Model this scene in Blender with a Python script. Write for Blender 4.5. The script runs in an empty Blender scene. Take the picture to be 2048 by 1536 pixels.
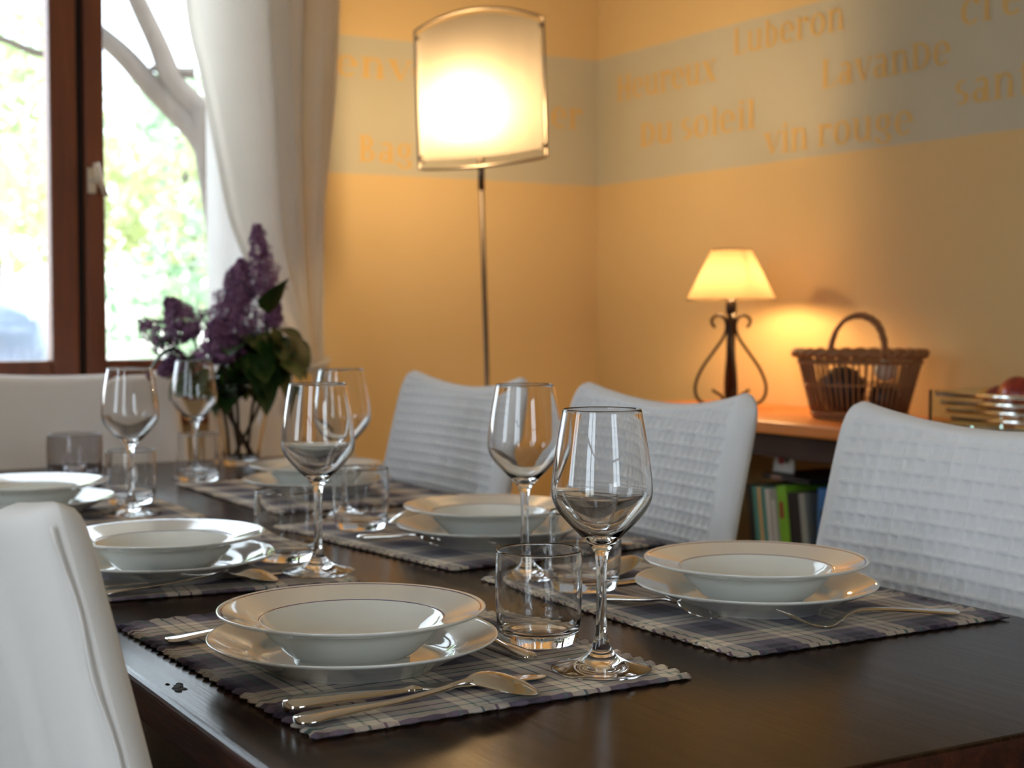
import bpy, bmesh, math, random
from math import sin, cos, pi, sqrt, radians, atan2
from mathutils import Vector, Matrix

random.seed(7)
SC = bpy.context.scene
COL = SC.collection

# ------------------------------------------------------------------ camera
cam_d = bpy.data.cameras.new('camera')
cam_d.sensor_width = 36.0
cam_d.lens = 52.73
cam_d.clip_start = 0.02
cam_d.clip_end = 200
cam_d.dof.use_dof = True
cam_d.dof.focus_distance = 1.30
cam_d.dof.aperture_fstop = 7.5
cam = bpy.data.objects.new('camera', cam_d)
COL.objects.link(cam)
cam.location = (0, 0, 1.06)
cam.rotation_euler = (radians(90 - 2.5956), 0, radians(-30.0024))
SC.camera = cam

# ------------------------------------------------------------------ world, sun, exposure
SC.view_settings.view_transform = 'Standard'
SC.view_settings.look = 'None'
SC.view_settings.gamma = 1.0
SC.view_settings.use_curve_mapping = False
SC.view_settings.exposure = 0.0
SC.cycles.use_denoising = True
SC.cycles.max_bounces = 18
SC.cycles.diffuse_bounces = 4
SC.cycles.glossy_bounces = 6
SC.cycles.transmission_bounces = 16
SC.cycles.transparent_max_bounces = 12
SC.cycles.caustics_reflective = False
SC.cycles.caustics_refractive = True
SC.cycles.blur_glossy = 1.0
SC.cycles.sample_clamp_indirect = 4.0

world = bpy.data.worlds.new('sky')
SC.world = world
world.use_nodes = True
bg = world.node_tree.nodes['Background']
bg.inputs['Color'].default_value = (0.76, 0.89, 1.0, 1)
bg.inputs['Strength'].default_value = 7.5

sun_d = bpy.data.lights.new('sun', 'SUN')
sun_d.energy = 6.0
sun_d.angle = radians(0.6)
sun_d.color = (1.0, 0.95, 0.85)
sun = bpy.data.objects.new('sun', sun_d)
COL.objects.link(sun)
sun.rotation_euler = Vector((-0.62, 0.30, -0.85)).to_track_quat('-Z', 'Y').to_euler()


def portal(name, loc, target, sx, sy):
    d = bpy.data.lights.new(name, 'AREA')
    d.shape = 'RECTANGLE'
    d.size, d.size_y = sx, sy
    d.cycles.is_portal = True
    o = bpy.data.objects.new(name, d)
    COL.objects.link(o)
    o.location = loc
    o.rotation_euler = Vector(target).to_track_quat('-Z', 'Z').to_euler()
    return o


# the window openings of the room (portals only guide the sky light)
portal('portal_back', (0.52, 3.72, 1.57), (0, -1, 0), 1.6, 1.46)
portal('portal_left', (-1.52, -0.20, 1.28), (1, 0, 0), 1.12, 1.78)
portal('portal_side', (-1.52, 1.75, 1.50), (1, 0, 0), .64, 1.32)
portal('portal_front', (0.75, -2.42, 1.55), (0, 1, 0), 1.1, 1.3)

# ------------------------------------------------------------------ materials


def lin(r, g, b):
    f = lambda c: (c / 255 / 12.92) if c / 255 <= 0.04045 else ((c / 255 + 0.055) / 1.055) ** 2.4
    return (f(r), f(g), f(b), 1.0)


class NT:
    def __init__(self, name):
        self.m = bpy.data.materials.new(name)
        self.m.use_nodes = True
        self.t = self.m.node_tree
        self.t.nodes.clear()
        self.out = self.n('ShaderNodeOutputMaterial')

    def n(self, kind, **kw):
        nd = self.t.nodes.new(kind)
        for k, v in kw.items():
            setattr(nd, k, v)
        return nd

    def l(self, a, b):
        self.t.links.new(a, b)

    def val(self, sock, v):
        if hasattr(v, 'is_linked') or isinstance(v, bpy.types.NodeSocket):
            self.l(v, sock)
        else:
            sock.default_value = v

    def math(self, op, a, b=None, c=None, clamp=False):
        nd = self.n('ShaderNodeMath', operation=op, use_clamp=clamp)
        self.val(nd.inputs[0], a)
        if b is not None:
            self.val(nd.inputs[1], b)
        if c is not None:
            self.val(nd.inputs[2], c)
        return nd.outputs[0]

    def mix(self, fac, a, b, blend='MIX'):
        nd = self.n('ShaderNodeMix', data_type='RGBA', blend_type=blend)
        self.val(nd.inputs[0], fac)
        self.val(nd.inputs[6], a)
        self.val(nd.inputs[7], b)
        return nd.outputs[2]

    def ramp(self, fac, stops, interp='LINEAR'):
        nd = self.n('ShaderNodeValToRGB')
        cr = nd.color_ramp
        cr.interpolation = interp
        while len(cr.elements) < len(stops):
            cr.elements.new(0.5)
        for e, (p, c) in zip(cr.elements, stops):
            e.position = p
            e.color = c
        self.val(nd.inputs[0], fac)
        return nd.outputs[0]

    def coords(self, kind='Object'):
        return self.n('ShaderNodeTexCoord').outputs[kind]

    def mapping(self, vec, scale=(1, 1, 1), rot=(0, 0, 0)):
        nd = self.n('ShaderNodeMapping')
        self.l(vec, nd.inputs['Vector'])
        nd.inputs['Scale'].default_value = scale
        nd.inputs['Rotation'].default_value = rot
        return nd.outputs[0]

    def noise(self, vec, scale, detail=4, rough=0.55, color=False):
        nd = self.n('ShaderNodeTexNoise')
        if vec is not None:
            self.l(vec, nd.inputs['Vector'])
        nd.inputs['Scale'].default_value = scale
        nd.inputs['Detail'].default_value = detail
        nd.inputs['Roughness'].default_value = rough
        return nd.outputs[1 if color else 0]

    def bump(self, h, strength=0.3, dist=0.002):
        nd = self.n('ShaderNodeBump')
        nd.inputs['Strength'].default_value = strength
        nd.inputs['Distance'].default_value = dist
        self.l(h, nd.inputs['Height'])
        return nd.outputs[0]

    def bsdf(self, color, rough=0.5, metallic=0.0, normal=None, coat=0.0, spec=0.5, trans=0.0, ior=1.5, sss=0.0, sheen=0.0):
        b = self.n('ShaderNodeBsdfPrincipled')
        self.val(b.inputs['Base Color'], color)
        self.val(b.inputs['Roughness'], rough)
        b.inputs['Metallic'].default_value = metallic
        b.inputs['Coat Weight'].default_value = coat
        b.inputs['Coat Roughness'].default_value = 0.05
        b.inputs['Specular IOR Level'].default_value = spec
        b.inputs['Transmission Weight'].default_value = trans
        b.inputs['IOR'].default_value = ior
        b.inputs['Sheen Weight'].default_value = sheen
        if normal is not None:
            self.l(normal, b.inputs['Normal'])
        return b.outputs[0]

    def done(self, shader):
        self.l(shader, self.out.inputs['Surface'])
        return self.m


def plain(name, color, rough=0.5, metallic=0.0, coat=0.0, spec=0.5, var=0.08, scale=40, bump=0.0):
    t = NT(name)
    c = t.coords()
    nz = t.noise(c, scale)
    dark = tuple(x * (1 - var) for x in color[:3]) + (1,)
    lite = tuple(min(1, x * (1 + var)) for x in color[:3]) + (1,)
    col = t.mix(nz, dark, lite)
    nrm = t.bump(nz, bump, 0.002) if bump else None
    return t.done(t.bsdf(col, rough, metallic, nrm, coat, spec))


def fabric_mat(name, color, translucent=0.0, weave=700, bump=0.25, rough=0.9):
    t = NT(name)
    c = t.coords()
    w1 = t.n('ShaderNodeTexWave', bands_direction='X')
    w1.inputs['Scale'].default_value = weave / 6
    w1.inputs['Distortion'].default_value = 0.6
    t.l(c, w1.inputs['Vector'])
    w2 = t.n('ShaderNodeTexWave', bands_direction='Z')
    w2.inputs['Scale'].default_value = weave / 6
    w2.inputs['Distortion'].default_value = 0.6
    t.l(c, w2.inputs['Vector'])
    h = t.math('ADD', w1.outputs['Fac'], w2.outputs['Fac'])
    nz = t.noise(c, 9, 5)
    dark = tuple(x * 0.94 for x in color[:3]) + (1,)
    col = t.mix(nz, dark, color)
    nrm = t.bump(h, bump, 0.0006)
    b = t.bsdf(col, rough, 0, nrm, 0, 0.15, sheen=0.1)
    if translucent > 0:
        tr = t.n('ShaderNodeBsdfTranslucent')
        t.val(tr.inputs['Color'], col)
        mx = t.n('ShaderNodeMixShader')
        mx.inputs[0].default_value = translucent
        t.l(b, mx.inputs[1])
        t.l(tr.outputs[0], mx.inputs[2])
        b = mx.outputs[0]
    return t.done(b)


def glass_mat(name, tint=(1, 1, 1, 1), rough=0.0, ior=1.5):
    t = NT(name)
    g = t.n('ShaderNodeBsdfGlass')
    g.inputs['Color'].default_value = tint
    g.inputs['Roughness'].default_value = rough
    g.inputs['IOR'].default_value = ior
    return t.done(g.outputs[0])


def wood_mat(name, c_dark, c_mid, c_lite, axis='Y', scale=1.0, rough=0.45, coat=0.0, bump=0.25, planks=None, rough_var=0.1, spec=0.5):
    t = NT(name)
    c = t.coords()
    s = {'X': (0.6, 9, 9), 'Y': (9, 0.6, 9), 'Z': (9, 9, 0.6)}[axis]
    mp = t.mapping(c, tuple(v * scale for v in s))
    n1 = t.noise(mp, 2.2, 8, 0.65)
    n2 = t.noise(t.mapping(c, tuple(v * scale * 5 for v in s)), 4.0, 4, 0.6)
    f = t.math('ADD', t.math('MULTIPLY', n1, 0.7), t.math('MULTIPLY', n2, 0.3))
    col = t.ramp(f, [(0.3, c_dark), (0.5, c_mid), (0.72, c_lite)])
    h = n2
    if planks:
        sep = t.n('ShaderNodeSeparateXYZ')
        t.l(c, sep.inputs[0])
        fr = t.math('FRACT', t.math('MULTIPLY', sep.outputs[0], 1 / planks))
        d = t.math('ABSOLUTE', t.math('SUBTRACT', fr, 0.5))
        gr = t.math('GREATER_THAN', d, 0.490)
        col = t.mix(gr, col, tuple(x * 0.35 for x in c_dark[:3]) + (1,))
        h = t.math('SUBTRACT', n2, t.math('MULTIPLY', gr, 1.5))
    big = t.noise(c, 3.0 * scale, 3)
    r = t.math('ADD', rough - rough_var / 2, t.math('MULTIPLY', big, rough_var))
    nrm = t.bump(h, bump, 0.0012)
    return t.done(t.bsdf(col, r, 0, nrm, coat, spec))


def emit_mat(name, color, strength):
    t = NT(name)
    e = t.n('ShaderNodeEmission')
    e.inputs['Color'].default_value = color
    e.inputs['Strength'].default_value = strength
    return t.done(e.outputs[0])


def shade_mat(name, color, tr=0.6, weave=0):
    t = NT(name)
    d = t.n('ShaderNodeBsdfDiffuse')
    d.inputs['Color'].default_value = color
    tl = t.n('ShaderNodeBsdfTranslucent')
    tl.inputs['Color'].default_value = color
    mx = t.n('ShaderNodeMixShader')
    mx.inputs[0].default_value = tr
    t.l(d.outputs[0], mx.inputs[1])
    t.l(tl.outputs[0], mx.inputs[2])
    sh = mx.outputs[0]
    if weave:
        c = t.coords()
        n = t.noise(t.mapping(c, (1, 1, 0.1)), weave, 2)
        col = t.mix(n, tuple(x * 0.88 for x in color[:3]) + (1,), color)
        t.l(col, d.inputs['Color'])
        t.l(col, tl.inputs['Color'])
    return t.done(sh)


def plaid_mat(name):
    t = NT(name)
    c = t.coords()
    sep = t.n('ShaderNodeSeparateXYZ')
    t.l(c, sep.inputs[0])
    CR = lin(236, 222, 202)
    DK = lin(44, 36, 58)
    MD = lin(112, 100, 116)
    GN = lin(92, 130, 116)
    MR = lin(118, 84, 96)
    stops = [(0.0, CR), (0.11, GN), (0.14, CR), (0.25, MR), (0.272, CR), (0.38, MD), (0.55, DK), (0.79, MD),
             (0.91, GN), (0.94, MD)]

    def stripes(sock, period, off):
        f = t.math('FRACT', t.math('ADD', t.math('MULTIPLY', sock, 1 / period), off))
        return t.ramp(f, stops, 'CONSTANT')
    a = stripes(sep.outputs[0], 0.098, 0.46)
    b = stripes(sep.outputs[1], 0.098, 0.36)
    # fine twill: warp and weft threads alternate
    tw = t.math('FRACT', t.math('MULTIPLY', t.math('ADD', sep.outputs[0], sep.outputs[1]), 1 / 0.0016))
    sel = t.math('ADD', t.math('MULTIPLY', t.math('GREATER_THAN', tw, 0.5), 0.3), 0.35)
    col = t.mix(sel, a, b)
    nz = t.noise(c, 160, 3)
    col = t.mix(t.math('MULTIPLY', nz, 0.12), col, lin(120, 104, 100))
    w = t.noise(c, 900, 2)
    nrm = t.bump(t.math('ADD', w, t.math('MULTIPLY', tw, 0.5)), 0.35, 0.0006)
    return t.done(t.bsdf(col, 0.9, 0, nrm, 0, 0.15, sheen=0.1))


def wall_mat(name):
    """warm yellow plaster with a painted grey blue band"""
    t = NT(name)
    c = t.coords()
    sep = t.n('ShaderNodeSeparateXYZ')
    t.l(c, sep.inputs[0])
    wob = t.math('MULTIPLY', t.math('SUBTRACT', t.noise(c, 6, 2), 0.5), 0.004)
    z = t.math('ADD', sep.outputs[2], wob)
    band = t.math('MULTIPLY', t.math('GREATER_THAN', z, 1.424), t.math('LESS_THAN', z, 1.772))
    nz = t.noise(c, 2.5, 6, 0.6)
    yellow = t.mix(nz, lin(201, 170, 119), lin(209, 180, 130))
    blue = t.mix(nz, lin(178, 171, 149), lin(186, 178, 156))
    col = t.mix(band, yellow, blue)
    nrm = t.bump(t.noise(c, 55, 4), 0.12, 0.003)
    return t.done(t.bsdf(col, 0.85, 0, nrm, 0, 0.2))


def leaf_mat(name, c1, c2, tr=0.35, rough=0.5):
    t = NT(name)
    oi = t.n('ShaderNodeNewGeometry')
    f = oi.outputs['Random Per Island']
    col = t.mix(f, c1, c2)
    b = t.bsdf(col, rough, 0, None, 0, 0.4)
    tl = t.n('ShaderNodeBsdfTranslucent')
    t.l(col, tl.inputs['Color'])
    mx = t.n('ShaderNodeMixShader')
    mx.inputs[0].default_value = tr
    t.l(b, mx.inputs[1])
    t.l(tl.outputs[0], mx.inputs[2])
    return t.done(mx.outputs[0])


M = {}
M['wall'] = wall_mat('painted_plaster')
M['letter'] = plain('yellow_lettering_paint', lin(202, 166, 104), 0.8, spec=0.2, var=0.04)
M['ceiling'] = plain('ceiling_plaster', lin(240, 232, 214), 0.9, spec=0.2, var=0.03)
M['floor'] = wood_mat('floor_boards', lin(26, 18, 14), lin(44, 32, 25), lin(58, 43, 34), 'Y', 1, 0.5, planks=0.14)
M['table'] = None


def table_mat():
    t = NT('dark_table_oak')
    c = t.coords()
    g1 = t.noise(t.mapping(c, (26, 1.1, 26)), 3.0, 6, 0.6)
    g2 = t.noise(t.mapping(c, (150, 3.0, 150)), 3.0, 3, 0.6)
    f = t.math('ADD', t.math('MULTIPLY', g1, 0.6), t.math('MULTIPLY', g2, 0.4))
    col = t.ramp(f, [(0.30, lin(18, 11, 8)), (0.5, lin(42, 26, 16)), (0.72, lin(74, 48, 30))])
    sep = t.n('ShaderNodeSeparateXYZ')
    t.l(c, sep.inputs[0])
    fr = t.math('FRACT', t.math('MULTIPLY', t.math('ADD', sep.outputs[0], 0.11), 1 / 0.217))
    gr = t.math('GREATER_THAN', t.math('ABSOLUTE', t.math('SUBTRACT', fr, 0.5)), 0.492)
    col = t.mix(gr, col, lin(6, 4, 3))
    rough = t.math('ADD', 0.12, t.math('MULTIPLY', f, 0.19))
    h = t.math('SUBTRACT', f, t.math('MULTIPLY', gr, 1.2))
    nrm = t.bump(h, 0.20, 0.0011)
    return t.done(t.bsdf(col, rough, 0, nrm, 0, 0.075))


M['table'] = table_mat()
M['table_edge'] = wood_mat('worn_reddish_table_edge', lin(22, 9, 6), lin(58, 25, 13), lin(96, 46, 22), 'Y', 2.5, 0.6, bump=0.4, spec=0.25)
M['table_leg'] = wood_mat('dark_table_leg_oak', lin(24, 14, 10), lin(44, 26, 18), lin(64, 38, 26), 'Z', 1.6, 0.4)
M['window_wood'] = wood_mat('window_frame_oak', lin(92, 46, 22), lin(120, 62, 30), lin(138, 76, 40), 'Z', 1, 0.45, bump=0.1)
M['window_dark'] = plain('window_gap_strip', lin(40, 22, 12), 0.7)
M['side_top'] = wood_mat('orange_pine', lin(190, 104, 44), lin(214, 126, 58), lin(228, 146, 76), 'Y', 1, 0.4, bump=0.08)
M['side_dark'] = wood_mat('sideboard_dark_wood', lin(34, 17, 10), lin(52, 26, 16), lin(70, 36, 22), 'Y', 1, 0.6, bump=0.1)
M['waffle'] = fabric_mat('white_waffle_cotton', lin(236, 236, 238), 0.0, 900, 0.15)
M['linen'] = fabric_mat('white_linen', lin(244, 241, 238), 0.0, 2400, 0.12)
M['curtain'] = fabric_mat('cream_curtain_cotton', lin(238, 234, 226), 0.60, 500, 0.1)
M['sheer'] = fabric_mat('white_curtain_lining', lin(246, 246, 246), 0.55, 500, 0.1)
M['porcelain'] = plain('white_porcelain', lin(238, 237, 230), 0.08, coat=0.6, var=0.01, scale=8)
M['rim_blue'] = plain('cobalt_rim_line', lin(58, 52, 120), 0.1, coat=0.6, var=0.02)
M['glass'] = glass_mat('clear_glass')
M['smoky'] = glass_mat('smoky_glass', (0.86, 0.85, 0.86, 1))
M['green_glass'] = glass_mat('greenish_glass', (0.92, 0.985, 0.955, 1))
M['steel'] = plain('polished_steel', (0.66, 0.62, 0.57, 1), 0.09, 1.0, var=0.03, scale=30)
M['lamp_steel'] = plain('brushed_lamp_steel', (0.30, 0.235, 0.165, 1), 0.42, 1.0, var=0.05)
M['pole_steel'] = plain('shadow_darkened_pole', (0.13, 0.10, 0.075, 1), 0.45, 1.0, var=0.05)  # lamp steel with the shadow below the bulb put into its colour
M['iron'] = plain('dark_wrought_iron', lin(40, 28, 20), 0.45, 0.6, var=0.2)
M['acrylic'] = shade_mat('frosted_acrylic', (0.26, 0.22, 0.17, 1), 0.78)
M['shade_cloth'] = shade_mat('cream_shade_cloth', (0.19, 0.138, 0.078, 1), 0.5, 260)
M['plaid'] = plaid_mat('plaid_cotton')
M['wicker'] = plain('brown_wicker', lin(140, 92, 54), 0.55, var=0.3, scale=60, bump=0.3)
M['lilac'] = leaf_mat('lilac_petals', lin(96, 56, 92), lin(160, 116, 152), 0.3, 0.6)
M['leaf'] = leaf_mat('dark_leaf', lin(30, 54, 22), lin(62, 92, 36), 0.25, 0.4)
M['stem'] = plain('woody_stem', lin(58, 44, 30), 0.7, var=0.2)
M['bark'] = plain('grey_bark', lin(74, 66, 60), 0.9, var=0.3, scale=14, bump=0.5)
M['foliage_a'] = leaf_mat('sunlit_foliage', lin(128, 158, 104), lin(200, 214, 164), 0.5, 0.6)
M['foliage_b'] = leaf_mat('pale_bluish_foliage', lin(112, 142, 112), lin(182, 202, 172), 0.5, 0.6)
M['foliage_c'] = leaf_mat('yellow_green_foliage', lin(140, 152, 100), lin(196, 202, 156), 0.5, 0.6)
M['gravel'] = plain('pale_gravel', lin(214, 206, 194), 0.95, var=0.15, scale=9)
M['car_paint'] = plain('silver_car_paint', lin(96, 108, 132), 0.25, 0.3, coat=0.7, var=0.02)
M['car_glass'] = plain('car_window_glass', lin(30, 44, 54), 0.08, 0.0, coat=0.5, var=0.02)
M['rubber'] = plain('black_rubber', lin(26, 26, 26), 0.8)
M['wax'] = plain('white_candle_wax', lin(238, 236, 230), 0.4, var=0.02)
M['alu'] = plain('tealight_aluminium', (0.75, 0.75, 0.76, 1), 0.3, 1.0)
M['handle_metal'] = plain('champagne_handle_metal', lin(222, 206, 180), 0.35, 0.2)
M['bulb'] = emit_mat('warm_bulb', (1.0, 0.72, 0.40, 1), 360.0)
M['bulb_small'] = emit_mat('warm_small_bulb', (1.0, 0.62, 0.27, 1), 520.0)


def apple_mat():
    t = NT('apple_skin')
    c = t.coords()
    n = t.noise(t.mapping(c, (1, 1, 0.4)), 22, 4)
    col = t.ramp(n, [(0.35, lin(120, 24, 26)), (0.52, lin(176, 60, 36)), (0.68, lin(214, 160, 76))])
    return t.done(t.bsdf(col, 0.3, 0, None, 0.2))


M['apple'] = apple_mat()
M['apple_yellow'] = plain('yellow_apple_skin', lin(206, 150, 62), 0.35, var=0.2, scale=20)
M['apple_dark'] = plain('dark_red_apple_skin', lin(120, 34, 44), 0.3, var=0.3, scale=20)

# ------------------------------------------------------------------ mesh helpers


class MB:
    def __init__(self):
        self.v, self.f, self.mi, self.uv = [], [], [], None

    def add(self, vs, fs, mi=0):
        o = len(self.v)
        self.v += [tuple(p) for p in vs]
        self.f += [tuple(i + o for i in f) for f in fs]
        self.mi += [mi] * len(fs)
        return self

    def box(self, x0, x1, y0, y1, z0, z1, mi=0, mtx=None):
        vs = [Vector((x, y, z)) for x in (x0, x1) for y in (y0, y1) for z in (z0, z1)]
        if mtx is not None:
            vs = [mtx @ p for p in vs]
        return self.add(vs, [(0, 1, 3, 2), (4, 6, 7, 5), (0, 4, 5, 1), (2, 3, 7, 6), (0, 2, 6, 4), (1, 5, 7, 3)], mi)

    def lathe(self, prof, seg=64, c=(0, 0, 0), mis=None, sx=1.0, sy=1.0):
        n = len(prof)
        idx = []
        vs = []
        for (r, z) in prof:
            if r < 1e-7:
                idx.append([len(vs)] * seg)
                vs.append((c[0], c[1], c[2] + z))
            else:
                row = []
                for k in range(seg):
                    a = 2 * pi * k / seg
                    row.append(len(vs))
                    vs.append((c[0] + sx * r * cos(a), c[1] + sy * r * sin(a), c[2] + z))
                idx.append(row)
        o = len(self.v)
        self.v += vs
        for i in range(n - 1):
            for k in range(seg):
                k2 = (k + 1) % seg
                q = [idx[i][k], idx[i][k2], idx[i + 1][k2], idx[i + 1][k]]
                u = []
                for a in q:
                    if a not in u:
                        u.append(a)
                if len(u) > 2:
                    self.f.append(tuple(a + o for a in u))
                    self.mi.append(mis[i] if mis else 0)
        return self

    def tube(self, pts, r, seg=10, closed=False, caps=True, mi=0, flat=None):
        pts = [Vector(p) for p in pts]
        n = len(pts)
        rs = r if isinstance(r, (list, tuple)) else [r] * n
        o = len(self.v)
        ref = Vector((0, 0, 1))
        prev = None
        for i, p in enumerate(pts):
            a = pts[(i - 1) % n] if (closed or i > 0) else p
            b = pts[(i + 1) % n] if (closed or i < n - 1) else p
            t = (b - a).normalized()
            if prev is None:
                s = t.cross(ref)
                if s.length < 1e-3:
                    s = t.cross(Vector((1, 0, 0)))
                s.normalize()
            else:
                s = (prev - t * prev.dot(t))
                s.normalize()
            prev = s
            w = s.cross(t)
            fx, fy = flat if flat else (1, 1)
            for k in range(seg):
                an = 2 * pi * k / seg
                self.v.append(tuple(p + s * (rs[i] * fx * cos(an)) + w * (rs[i] * fy * sin(an))))
        m = n if closed else n - 1
        for i in range(m):
            j = (i + 1) % n
            for k in range(seg):
                k2 = (k + 1) % seg
                self.f.append((o + i * seg + k, o + i * seg + k2, o + j * seg + k2, o + j * seg + k))
                self.mi.append(mi)
        if caps and not closed:
            self.f.append(tuple(o + k for k in range(seg))[::-1])
            self.f.append(tuple(o + (n - 1) * seg + k for k in range(seg)))
            self.mi += [mi, mi]
        return self

    def grid(self, fn, nu, nv, mi=0, closed_u=False):
        o = len(self.v)
        for j in range(nv + 1):
            for i in range(nu + (0 if closed_u else 1)):
                self.v.append(tuple(fn(i / nu, j / nv)))
        w = nu if closed_u else nu + 1
        for j in range(nv):
            for i in range(nu):
                i2 = (i + 1) % w
                self.f.append((o + j * w + i, o + j * w + i2, o + (j + 1) * w + i2, o + (j + 1) * w + i))
                self.mi.append(mi)
        return self

    def slab(self, fa, fb, nu, nv, mi=0):
        """closed solid between two grids that share their border"""
        self.grid(fa, nu, nv, mi)
        o = len(self.v)
        self.grid(fb, nu, nv, mi)
        w = nu + 1
        a0 = o - w * (nv + 1)
        k0 = len(self.f) - nu * nv
        for k in range(k0, len(self.f)):
            self.f[k] = self.f[k][::-1]
        ring = [(i, 0) for i in range(nu)] + [(nu, j) for j in range(nv)] + [(i, nv) for i in range(nu, 0, -1)] + [(0, j) for j in range(nv, 0, -1)]
        for k in range(len(ring)):
            i, j = ring[k]
            i2, j2 = ring[(k + 1) % len(ring)]
            self.f.append((a0 + j2 * w + i2, a0 + j * w + i, o + j * w + i, o + j2 * w + i2))
            self.mi.append(mi)
        return self

    def build(self, name, mats, parent=None, smooth=True, bevel=0.0, angle=None, loc=None, seg=2):
        me = bpy.data.meshes.new(name)
        me.from_pydata(self.v, [], self.f)
        if not isinstance(mats, (list, tuple)):
            mats = [mats]
        for m in mats:
            me.materials.append(m)
        me.polygons.foreach_set('material_index', self.mi)
        me.update()
        if angle is not None:
            me.shade_auto_smooth(angle=radians(angle)) if hasattr(me, 'shade_auto_smooth') else None
        if smooth:
            me.polygons.foreach_set('use_smooth', [True] * len(me.polygons))
        o = bpy.data.objects.new(name, me)
        COL.objects.link(o)
        if parent is not None:
            o.parent = parent
        if loc is not None:
            o.location = loc
        if bevel > 0:
            b = o.modifiers.new('bevel', 'BEVEL')
            b.width = bevel
            b.segments = seg
            b.limit_method = 'ANGLE'
        return o


def spline(pts, sub=6, closed=False):
    """Catmull-Rom through points of any dimension"""
    P = [tuple(p) for p in pts]
    n = len(P)
    out = []
    rng = range(n if closed else n - 1)
    for i in rng:
        p0 = P[(i - 1) % n] if closed or i > 0 else P[i]
        p1, p2 = P[i], P[(i + 1) % n]
        p3 = P[(i + 2) % n] if closed or i + 2 < n else p2
        for k in range(sub):
            t = k / sub
            out.append(tuple(0.5 * (2 * b + (c - a) * t + (2 * a - 5 * b + 4 * c - d) * t * t + (3 * b - a - 3 * c + d) * t ** 3)
                             for a, b, c, d in zip(p0, p1, p2, p3)))
    if not closed:
        out.append(P[-1])
    return out


def lerp_tab(tab, x):
    if x <= tab[0][0]:
        return tab[0][1]
    for (a, b), (c, d) in zip(tab, tab[1:]):
        if x <= c:
            t = (x - a) / (c - a)
            return b + (d - b) * t
    return tab[-1][1]


def sstep(a, b, x):
    t = max(0, min(1, (x - a) / (b - a)))
    return t * t * (3 - 2 * t)


def empty(name, loc=(0, 0, 0), rz=0.0):
    o = bpy.data.objects.new(name, None)
    COL.objects.link(o)
    o.location = loc
    o.rotation_euler = (0, 0, rz)
    o.empty_display_size = 0.05
    return o


def tag(o, label, cat, group=None):
    o['label'] = label
    o['category'] = cat
    if group:
        o['group'] = group
    return o


def struct(o):
    o['kind'] = 'structure'
    return o


def dup(root, loc=None, rz=None, label=None):
    r = root.copy()
    COL.objects.link(r)
    if loc is not None:
        r.location = loc
    if rz is not None:
        r.rotation_euler = (0, 0, rz)
    if label:
        r['label'] = label
    for ch in list(root.children):
        c = ch.copy()
        COL.objects.link(c)
        c.parent = r
        for g in list(ch.children):
            d = g.copy()
            COL.objects.link(d)
            d.parent = c
    return r


# ------------------------------------------------------------------ the room
RX, BY, LX, FY, HZ = 2.32, 3.54, -1.40, -2.30, 2.55
T = 0.18
WX0, WX1, WZ0, WZ1 = -0.30, 1.345, 0.83, 2.30        # back window opening

struct(MB().box(LX - T, RX + T, FY - T, BY + T, -0.06, 0).build('floor', M['floor'], smooth=False))
struct(MB().box(LX - T, RX + T, FY - T, BY + T, HZ, HZ + 0.1).build('ceiling', M['ceiling'], smooth=False))
wr = struct(MB().box(RX, RX + T, FY, BY + T, 0, HZ).build('wall_right', M['wall'], smooth=False))
mb = MB()
mb.box(LX - T, WX0, BY, BY + T, 0, HZ).box(WX1, RX, BY, BY + T, 0, HZ)
mb.box(WX0, WX1, BY, BY + T, 0, WZ0).box(WX0, WX1, BY, BY + T, WZ1, HZ)
wb = struct(mb.build('wall_back', M['wall'], smooth=False))
mb = MB()
y0, y1, z0, z1 = -0.75, 0.35, 0.40, 2.15
mb.box(LX - T, LX, FY, y0, 0, HZ).box(LX - T, LX, y1, 1.45, 0, HZ).box(LX - T, LX, 2.05, BY, 0, HZ).box(LX - T, LX, y0, y1, 0, z0).box(LX - T, LX, y0, y1, z1, HZ)
mb.box(LX - T, LX, 1.45, 2.05, 0, .85).box(LX - T, LX, 1.45, 2.05, z1, HZ)
struct(mb.build('wall_left', M['wall'], smooth=False))
mb = MB()
x0, x1, z0f, z1f = 0.25, 1.25, 0.95, 2.15
mb.box(LX - T, x0, FY - T, FY, 0, HZ).box(x1, RX + T, FY - T, FY, 0, HZ).box(x0, x1, FY - T, FY, 0, z0f).box(x0, x1, FY - T, FY, z1f, HZ)
struct(mb.build('wall_front', M['wall'], smooth=False))
struct(MB().box(RX - 0.015, RX, FY, BY, 0, 0.09).build('baseboard_right', M['ceiling'], smooth=False, bevel=0.003))
struct(MB().box(LX, RX - 0.015, BY - 0.015, BY, 0, 0.09).build('baseboard_back', M['ceiling'], smooth=False, bevel=0.003))

# back window: two casements meeting at a stile
win = empty('window_1', (0, 0, 0))
struct(win)
fy0, fy1 = BY + 0.005, BY + 0.075
mb = MB()
mb.box(WX0, WX0 + 0.05, fy0, fy1, WZ0, WZ1).box(WX1 - 0.03, WX1, fy0, fy1, WZ0, WZ1)
mb.box(WX0, WX1, fy0, fy1, WZ0, WZ0 + 0.05).box(WX0, WX1, fy0, fy1, WZ1 - 0.05, WZ1)
struct(mb.build('window_frame', M['window_wood'], win, smooth=False, bevel=0.004))


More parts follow.
